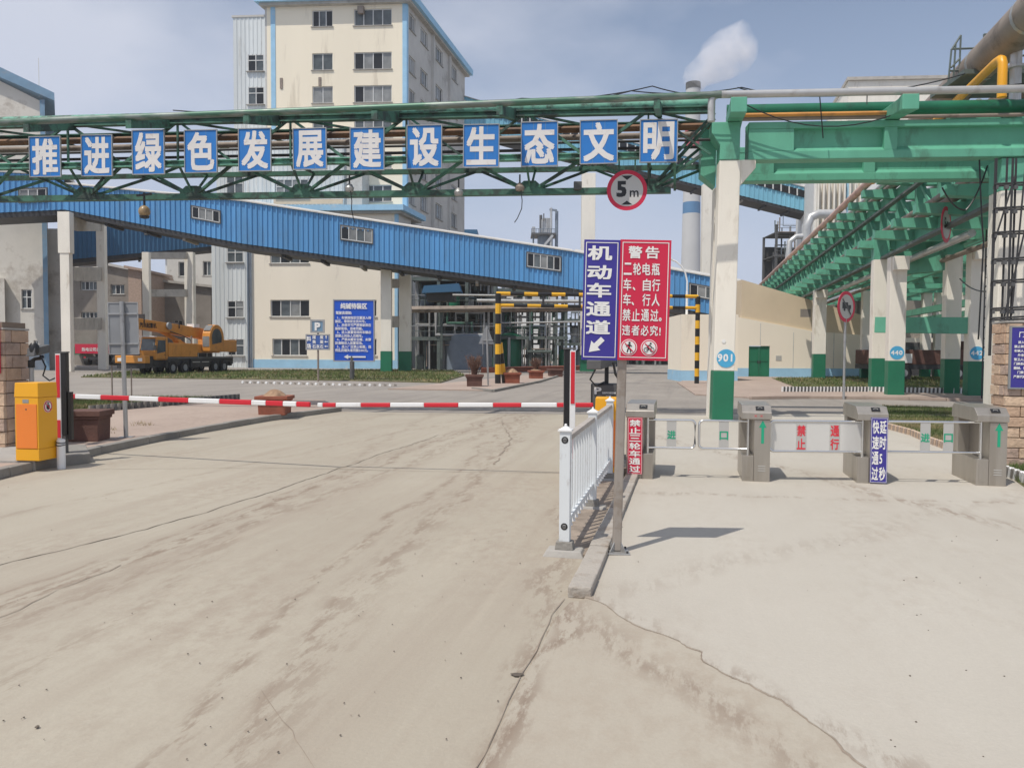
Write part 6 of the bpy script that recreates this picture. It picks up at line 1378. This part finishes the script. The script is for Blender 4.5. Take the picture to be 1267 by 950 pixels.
plant('farther pipe structure with white columns right of the portal post', 688, 770, 98, (3.0, 6.0), 3.4, 5, [], None, dens=.8)
plant('distant grey structure behind the lane sign and striped portal', 760, 845, 120, (4, 8, 10.5), 4.2, 6, [], 8, dens=.8)
plant('dusty brown plant structure left of the silver ducts', 958, 1002, 120, (12, 17, 20.5), 4.0, 6, [], 19, dens=.6, m='darkgrey')
for px0, px1, pt, Y, lab in ((572, 600, 352, 130, 'large pale storage tank behind the steelwork'), ):
    b = P((px0 + px1) / 2, 438, Y); b.z = 0; r = (px1 - px0) / 2 / 960 * Y; q_ = MB().lathe((0, 0, 0), [(r, 0), (r, zat(b, pt)), (.2, zat(b, pt) + 1.6)], 28).build('storage_tank', 'pipegrey', smooth=True); q_.location = b; tag(q_, lab, 'tank')
b = P(545, 438, 72); b.z = 0; o = thing('control_cabin', 'small blue roofed cabin on the steelwork right of the trestle', 'cabin', b); MB().box(-1.3, 1.3, 0, 2.4, zat(b, 372), zat(b, 362)).build('wall', 'plant', o); MB().prism([(-1.7, -.4, zat(b, 363)), (1.9, -.4, zat(b, 361)), (1.7, -.4, zat(b, 351)), (-1.5, -.4, zat(b, 354))], (0, 3, 0)).build('roof', 'blueshade', o); MB().box(-.1, .1, 1, 1.2, 0, zat(b, 372) - .01).build('leg', 'steelwork', o)
# long overhead pipes between the structures
for (x0, y0, x1, y1, Y, r, m_, lab) in ((590, 372, 722, 373, 70, .16, 'pipegrey', 'silver pipe crossing behind the portal bars'), (500, 383, 722, 381, 71, .30, 'oldpipe', 'broad brown pipe crossing behind the portal'), (606, 400, 722, 398, 80, .09, 'galv', 'thin pipe crossing low behind the portal'), (560, 365, 640, 366, 69, .1, 'galv', 'short thin pipe at the gallery underside')):
    p, q = P(x0, y0, Y), P(x1, y1, Y); q_ = MB(W2(p)).tube(p, q, r, 8).build('overhead_pipe', m_, smooth=True); q_.location = p; tag(q_, lab, 'pipe', 'overhead pipes at the portal')
# low red wall
b = G(612, 462.5); q_ = MB(W2(b)).prism([(p[0], p[1], 0) for p in gp((595, 461.5), (720, 458), (722, 457), (596, 460.3))], (0, 0, .42)).build('low_wall', 'brickred'); q_.location = b; tag(q_, 'low red brick wall in front of the steelwork', 'wall')

# notice boards on the turf ---------------------------------------------
b = G(435, 470.5); o = thing('notice_board', 'royal blue notice board of numbered white rules and a left arrow on the turf', 'notice board', b); k = b.y / FPX; z_ = lambda py: zat(b, py)
x0, x1, z0, z1 = (413 - 435) * k, (463.5 - 435) * k, z_(447), z_(371)
MB().tube((.02, .06, 0), (.02, .06, z0 + .3), .14, 10).build('post', 'darkgrey', o); MB().box(x0, x1, -.03, .03, z0, z1).build('panel', 'boardblue', o); bd = MB(); border(bd, x0 - .02, x1 + .02, z0 - .02, z1 + .02, .07, -.06, .1); bd.build('frame', 'galv', o)
tx = MB(); wd = x1 - x0; centred(tx, '纯碱待装区', (x0 + x1) / 2, z1 - 11.5 * k, 6.6 * k, 7.6 * k, -.07, .03)
line(tx, '驾驶员须知:', x0 + 3 * k, z1 - 18.2 * k, 3.8 * k, 4.2 * k, -.07, .03)
for i, s in enumerate((' 1、车辆按指定位置进入待', '装区，等待安全员叫号。', ' 2、未经许可严禁驾驶员在', '装卸现场，违者罚款。', ' 3、进入装置现场的车辆必', '须禁止闲杂人员随车。', ' 4、严禁未戴安全帽、未穿', '防滑鞋进入装置现场。', ' 5、进入厂区禁止吸烟，违', '例乱扔烟头者罚款200元。')): line(tx, s, x0 + 2.2 * k, z1 - 24 * k - i * 4.45 * k, 3.65 * k, 3.9 * k, -.07, .024)
arrow(tx, (x0 + x1) / 2 + .05, z0 + 5.5 * k, 27 * k, 1.9 * k, math.pi, -.07, .2, 3.0); tx.build('lettering', 'letter', o)
b = G(393.5, 472); o = thing('parking_sign', 'small blue P sign over a blue direction plate on a thin pole', 'sign', b); k = b.y / FPX; z_ = lambda py: zat(b, py)
MB().tube((0, .05, 0), (0, .05, z_(398)), .055, 8).build('pole', 'oldpipe', o)
MB().box(-9 * k, 8.5 * k, -.02, .02, z_(412), z_(395.5)).build('parking_plate', 'rooflblue', o); bd = MB(); border(bd, -9 * k, 8.5 * k, z_(412), z_(395.5), .10, -.04, .05); bd.build('rim', 'galv', o)
MB().box(-15 * k, 15 * k, -.02, .02, z_(433), z_(413.5)).build('direction_plate', mat('faded_blue_plate', (.05, .12, .38), .5), o); bd = MB(); border(bd, -15 * k, 15 * k, z_(433), z_(413.5), .07, -.04, .05); bd.build('rim', 'galv', o)
tx = MB(); put(tx, 'P', -3.6 * k, z_(409), 7 * k, 10 * k, -.05, .05, fit=True); put(tx, '料', -13.5 * k, z_(422.5), 5.5 * k, 6.5 * k, -.05, .03); put(tx, '场', -13.5 * k, z_(431.5), 5.5 * k, 6.5 * k, -.05, .03)
for r_, (a, c) in enumerate((('煤', '炭'), ('焦', '炭'), ('石灰', '石'))):
    zz_ = z_(419.5 + r_ * 5.7); put(tx, a[0], -6.5 * k, zz_, 4.4 * k, 4.6 * k, -.05, .03); put(tx, c, 2.8 * k, zz_, 4.4 * k, 4.6 * k, -.05, .03)
    if len(a) > 1: put(tx, a[1], -1.8 * k, zz_, 4.4 * k, 4.6 * k, -.05, .03)
    arrow(tx, 10.5 * k, zz_ + 2.4 * k, 4.5 * k, .8 * k, R(90) if r_ == 0 else math.pi, -.05, .45, 3.4)
tx.build('lettering', 'letter', o)

# orange crane truck ----------------------------------------------------
cb2 = G(178, 463); cb2.z = 0; hd = V((-.17, -.985, 0)).normalized()      # heading, towards the viewer's left
o = thing('crane_truck', 'orange mobile crane truck with its boom lowered, parked before the white clad wall', 'crane truck', cb2, math.atan2(hd.y, hd.x)); o.scale = (.88, .88, .88)
# local x forward, y to the vehicle's left (viewer's right side shows its right flank); origin under the front right wheel
def cbx(n, m, *a, **k_): return MB().box(*a).build(n, m, o, **k_)
w0, w1 = 0.0, 2.6
sgn = -1
cbx('chassis', 'dark', -9.6, 2.2, .15, 2.45, .75, 1.25, bevel=.03)
cbx('deck', 'darkgrey', -9.4, .6, .02, 2.58, 1.252, 1.42, bevel=.02)
for q in (0, -1.7, -6.3, -7.75):
    for yy in (-.02, 2.27):
        w_ = MB().tube((q, yy, .55), (q, yy + .36, .55), .55, 22).build('wheel', 'tyre', o, smooth=True); MB().tube((q, yy - .02, .55), (q, yy + .0, .55), .27, 14).build('hub', 'signback', w_); MB().tube((q, yy + .355, .55), (q, yy + .385, .55), .27, 14).build('hub', 'signback', w_)
for yy in (-.0, 2.42):
    MB().prism([(-.9, yy, 1.0), (-.7, yy, 1.3), (.65, yy, 1.3), (.85, yy, 1.0)], (0, .18, 0)).build('mudguard', 'dark', o)
    cbx('side_box', 'dark', -5.4, -2.6, yy, yy + .18, .55, 1.24); cbx('side_stripe', 'plate', -5.3, -4.2, yy - .01, yy + .19, .95, 1.02); cbx('side_stripe', 'plate', -3.9, -2.8, yy - .01, yy + .19, .95, 1.02)
cbx('bumper', 'craneor', 2.9, 3.5, .0, 2.6, .95, 1.55, bevel=.05); cbx('front_grille', 'dark', 1.0, 2.9, .2, 2.4, .6, 1.5); cbx('under_bumper', 'dark', 3.0, 3.4, .1, 2.5, .55, .94)
for yy in (.25, 2.0): cbx('headlamp', 'letter', 3.49, 3.53, yy, yy + .35, 1.1, 1.35)
cab = MB().prism([(.6, 1.25, 1.2), (2.2, 1.25, 1.2), (2.3, 1.25, 1.9), (2.0, 1.25, 3.0), (.6, 1.25, 3.0)], (0, 1.35, 0)).build('driver_cab', 'craneor', o, bevel=.05)
MB().prism([(.95, 2.6, 1.85), (2.0, 2.6, 1.7), (2.05, 2.6, 2.05), (1.85, 2.6, 2.75), (.95, 2.6, 2.75)], (0, .012, 0)).build('side_window', 'glass', cab); MB().prism([(2.31, 1.35, 1.95), (2.31, 2.5, 1.95), (2.06, 2.5, 2.85), (2.06, 1.35, 2.85)], (.012, 0, .005)).build('windscreen', 'glass', cab); MB().box(2.0, 2.35, 1.25, 2.6, 3.002, 3.06).build('roof_trim', 'letter', cab)
cab2 = MB().prism([(.6, -.0, 1.2), (2.2, 0, 1.2), (2.2, 0, 1.7), (.6, 0, 1.7)], (0, 1.2, 0)).build('cab_shelf', 'dark', o)
cbx('engine_box', 'craneor', -3.6, .5, 1.6, 2.58, 1.43, 2.55, bevel=.04); cbx('engine_box', 'craneor', -3.6, .5, .02, .9, 1.43, 2.0, bevel=.04)
cbx('slew_ring', 'dark', -6.4, -4.4, .4, 2.2, 1.43, 1.75)
cbx('turntable', 'craneor', -7.6, -4.0, .35, 2.3, 1.76, 2.5, bevel=.04); cbx('counterweight', 'craneor', -10.2, -7.6, .1, 2.5, 1.85, 2.95, bevel=.06)
oc = MB().prism([(-5.8 + 1.15 * math.cos(a), 2.35, 3.1 + 1.15 * math.sin(a)) for a in [R(x) for x in range(0, 181, 20)]] + [(-6.95, 2.35, 1.9), (-4.65, 2.35, 1.9)], (0, .75, 0)).build('operator_cab', 'craneor', o, bevel=.04)
MB().prism([(-5.75 + .8 * math.cos(a), 3.102, 3.1 + .8 * math.sin(a)) for a in [R(x) for x in range(0, 181, 20)]] + [(-6.5, 3.102, 2.7), (-5.0, 3.102, 2.5)], (0, .012, 0)).build('side_window', 'glass', oc)
MB().prism([(-4.64, 2.42, 2.3), (-4.64, 3.04, 2.3), (-4.64, 3.04, 3.2), (-4.64, 2.42, 3.2)], (.015, 0, 0)).build('windscreen', 'glasslite', oc); MB().prism([(-4.78, 2.42, 3.7), (-4.78, 3.04, 3.7), (-5.25, 3.04, 4.15), (-5.25, 2.42, 4.15)], (.03, 0, .03)).build('roof_glass', 'glasslite', oc)
MB().prism([(-8.6, 1.0, 2.6), (-8.6, 1.0, 3.4), (-6, 1.0, 3.9), (4.6, 1.0, 4.5), (4.6, 1.0, 3.75), (-6, 1.0, 3.0)], (0, .8, 0)).build('boom', 'craneor', o, bevel=.04)
MB().prism([(4.2, .95, 3.6), (5.0, .95, 3.5), (5.2, .95, 4.1), (4.9, .95, 4.65), (4.2, .95, 4.6)], (0, .9, 0)).build('boom_head', 'craneor', o, bevel=.04)
MB().tube((-4.4, 1.4, 2.2), (.2, 1.4, 3.65), .16, 10).build('boom_ram', 'craneor', o); MB().tube((-.6, 1.85, 3.95), (-.6, 2.0, 3.95), .3, 14).build('winch_drum', 'signback', o)
MB().prism([(-3.6, 1.5, 1.8), (-2.0, 1.5, 2.9), (-1.6, 1.5, 2.8), (-2.9, 1.5, 1.7)], (0, .5, 0)).build('ram_bracket', 'craneor', o); cbx('hook_block', 'dark', 4.7, 5.1, 1.3, 1.6, 2.5, 3.3)
for yy in (1.2, 2.72): MB().path([(2.1, yy, 2.7), (2.45, yy, 2.75), (2.45, yy, 2.3)], .025, 5).box(2.42, 2.47, yy - .12, yy + .12, 1.95, 2.35).build('side_mirror', 'dark', o)
for j in range(3): MB().box(.75, 1.1, 2.6, 2.7, .55 + j * .28, .6 + j * .28).build('cab_step', 'dark', o)
MB().box(.93, .95, 2.601, 2.612, 1.3, 2.9).box(.62, 2.1, 2.601, 2.61, 1.28, 1.31).build('door_seam', 'dark', cab); MB().box(1.0, 1.12, 2.6, 2.63, 1.58, 1.62).build('door_handle', 'dark', cab)
for j in range(7): MB().box(-9.2 + j * 1.35, -9.16 + j * 1.35, 2.5, 2.54, 1.42, 1.75).build('guard_post', 'plate', o)
for j in range(3): MB().box(-3.4 + j * 1.25, -2.5 + j * 1.25, 2.581, 2.592, 1.6, 2.4).build('locker_door', 'craneor', o, bevel=.01)
MB().path([(-3.9, 1.9, 2.5), (-3.4, 2.0, 2.9), (-2.4, 1.95, 3.2), (-.8, 1.9, 3.5)], .04, 6).build('hose', 'dark', o); MB().tube((-3.3, 2.2, 2.55), (-3.3, 2.2, 3.2), .07, 8).build('exhaust', 'oldpipe', o)
for xx, w_ in ((-7.4, .35), (-2.2, .3), (2.4, .28)): MB().box(xx, xx + .1, .96, 1.84, 3.45 + (xx + 8) * .06, 3.72 + (xx + 8) * .1).build('boom_collar', 'dark', o)
MB().tube((4.9, 1.45, 3.3), (4.9, 1.45, 3.7), .03, 5).build('hoist_rope', 'dark', o); cbx('roof_box', 'letter', -5.0, -4.2, 1.2, 1.9, 3.95, 4.25)
for q in (.9, -8.8): cbx('outrigger', 'dark', q - .15, q + .15, -.1, 2.7, .6, .95)
tx = MB(lambda p: V((-p.x, 1.81, p.z)))
line(tx, '汽车起重机', -3.0, 3.7, .42, .42, 0, .03); tx.build('lettering', 'dark', o)
# red tipper lorry
b = G(118, 452); b.z = 0; o = thing('tipper_lorry', 'dark lorry with a red slogan tailboard behind the left trestle', 'lorry', b); k = b.y / 960
MB().box(-1.5 * 1, 1.3, 0, 7, .6, 1.0).build('chassis', 'dark', o); MB().box(-1.5, 1.35, -.1, 6, 1.3, 2.3).build('bed', 'darkgrey', o)
MB().box(-24 * k * 1.0, 18 * k, -.16, -.1, 1.35, 2.45).build('tailboard', 'brickred2' if 0 else 'signred', o); tx = MB(); line(tx, '热电公司自卸', -1.45, 1.6, .42, .46, -.18, .02); tx.build('lettering', 'letter', o)
for q in (-1.25, .75):
    w_ = MB().tube((q, .3, .5), (q + .5, .3, .5), .5, 16).build('wheel', 'tyre', o)
for q in (-1.3, 1.0): MB().box(q, q + .25, -.05, 0, .8, .98).build('tail_lamp', 'red', o)
MB().box(-3.4, -2.0, .5, 6, 1.2, 2.1).build('side_tank', 'green_base', o); MB().box(1.6, 4.2, .5, 5, .7, 1.6).build('side_frame', 'dark', o)
for q in (2.0, 3.2): MB().tube((q, .3, .5), (q + .4, .3, .5), .48, 14).build('wheel', 'tyre', o)

# smoke plume ------------------------------------------------------------
m = bpy.data.materials.new('smoke'); m.use_nodes = True; t_ = m.node_tree; t_.nodes.clear(); L = t_.links.new
oo = N(t_, 'ShaderNodeOutputMaterial'); pv = N(t_, 'ShaderNodeVolumePrincipled'); L(pv.outputs[0], oo.inputs['Volume']); pv.inputs['Color'].default_value = (.95, .95, .97, 1)
g_ = N(t_, 'ShaderNodeNewGeometry'); nn = N(t_, 'ShaderNodeTexNoise'); nn.inputs['Scale'].default_value = .13; nn.inputs['Detail'].default_value = 8; nn.inputs['Roughness'].default_value = .65; mr_ = N(t_, 'ShaderNodeMapRange'); mr_.inputs[1].default_value = .30; mr_.inputs[2].default_value = .70; mr_.inputs[3].default_value = 0; mr_.inputs[4].default_value = .15
L(g_.outputs['Position'], nn.inputs['Vector']); L(nn.outputs[0], mr_.inputs[0]); L(mr_.outputs[0], pv.inputs['Density']); M['smoke'] = m
pts = [(855, 106, 14), (862, 96, 18), (874, 85, 20), (888, 75, 26), (905, 63, 30), (926, 50, 24)]
mb = MB(); c0 = None
rows_ = []
for i, (px, py, wd) in enumerate(pts):
    c = P(px, py, 300); r = wd / 960 * 300 * 1.0; rows_.append((c, r))
vs = []; fs = []; n = 14
for i, (c, r) in enumerate(rows_):
    d = (rows_[min(i + 1, 5)][0] - rows_[max(i - 1, 0)][0]).normalized(); x_ = V((0, 1, 0)); y_ = d.cross(x_).normalized()
    for j in range(n):
        a = 6.283 * j / n; q = 1 + .35 * noise.noise(V((i * 1.3, math.cos(a) * 1.5, math.sin(a) * 1.5))); vs.append(c + (x_ * math.cos(a) + y_ * math.sin(a)) * r * q)
for i in range(5): fs += [(i * n + j, i * n + (j + 1) % n, (i + 1) * n + (j + 1) % n, (i + 1) * n + j) for j in range(n)]
fs += [tuple(range(n))[::-1], tuple(range(5 * n, 6 * n))]
kind(mb.add(vs, fs).build('smoke', 'smoke'), 'stuff')
# ================================================================ HAZE
m = bpy.data.materials.new('haze_air'); m.use_nodes = True; t_ = m.node_tree; t_.nodes.clear()
oo = N(t_, 'ShaderNodeOutputMaterial'); pv = N(t_, 'ShaderNodeVolumePrincipled'); t_.links.new(pv.outputs[0], oo.inputs['Volume'])
pv.inputs['Color'].default_value = (.90, .94, 1, 1); pv.inputs['Density'].default_value = .00030; pv.inputs['Anisotropy'].default_value = .2
M['haze_air'] = m
kind(MB().box(-950, 950, -90, 1550, -1, 125).build('haze', 'haze_air'), 'stuff')
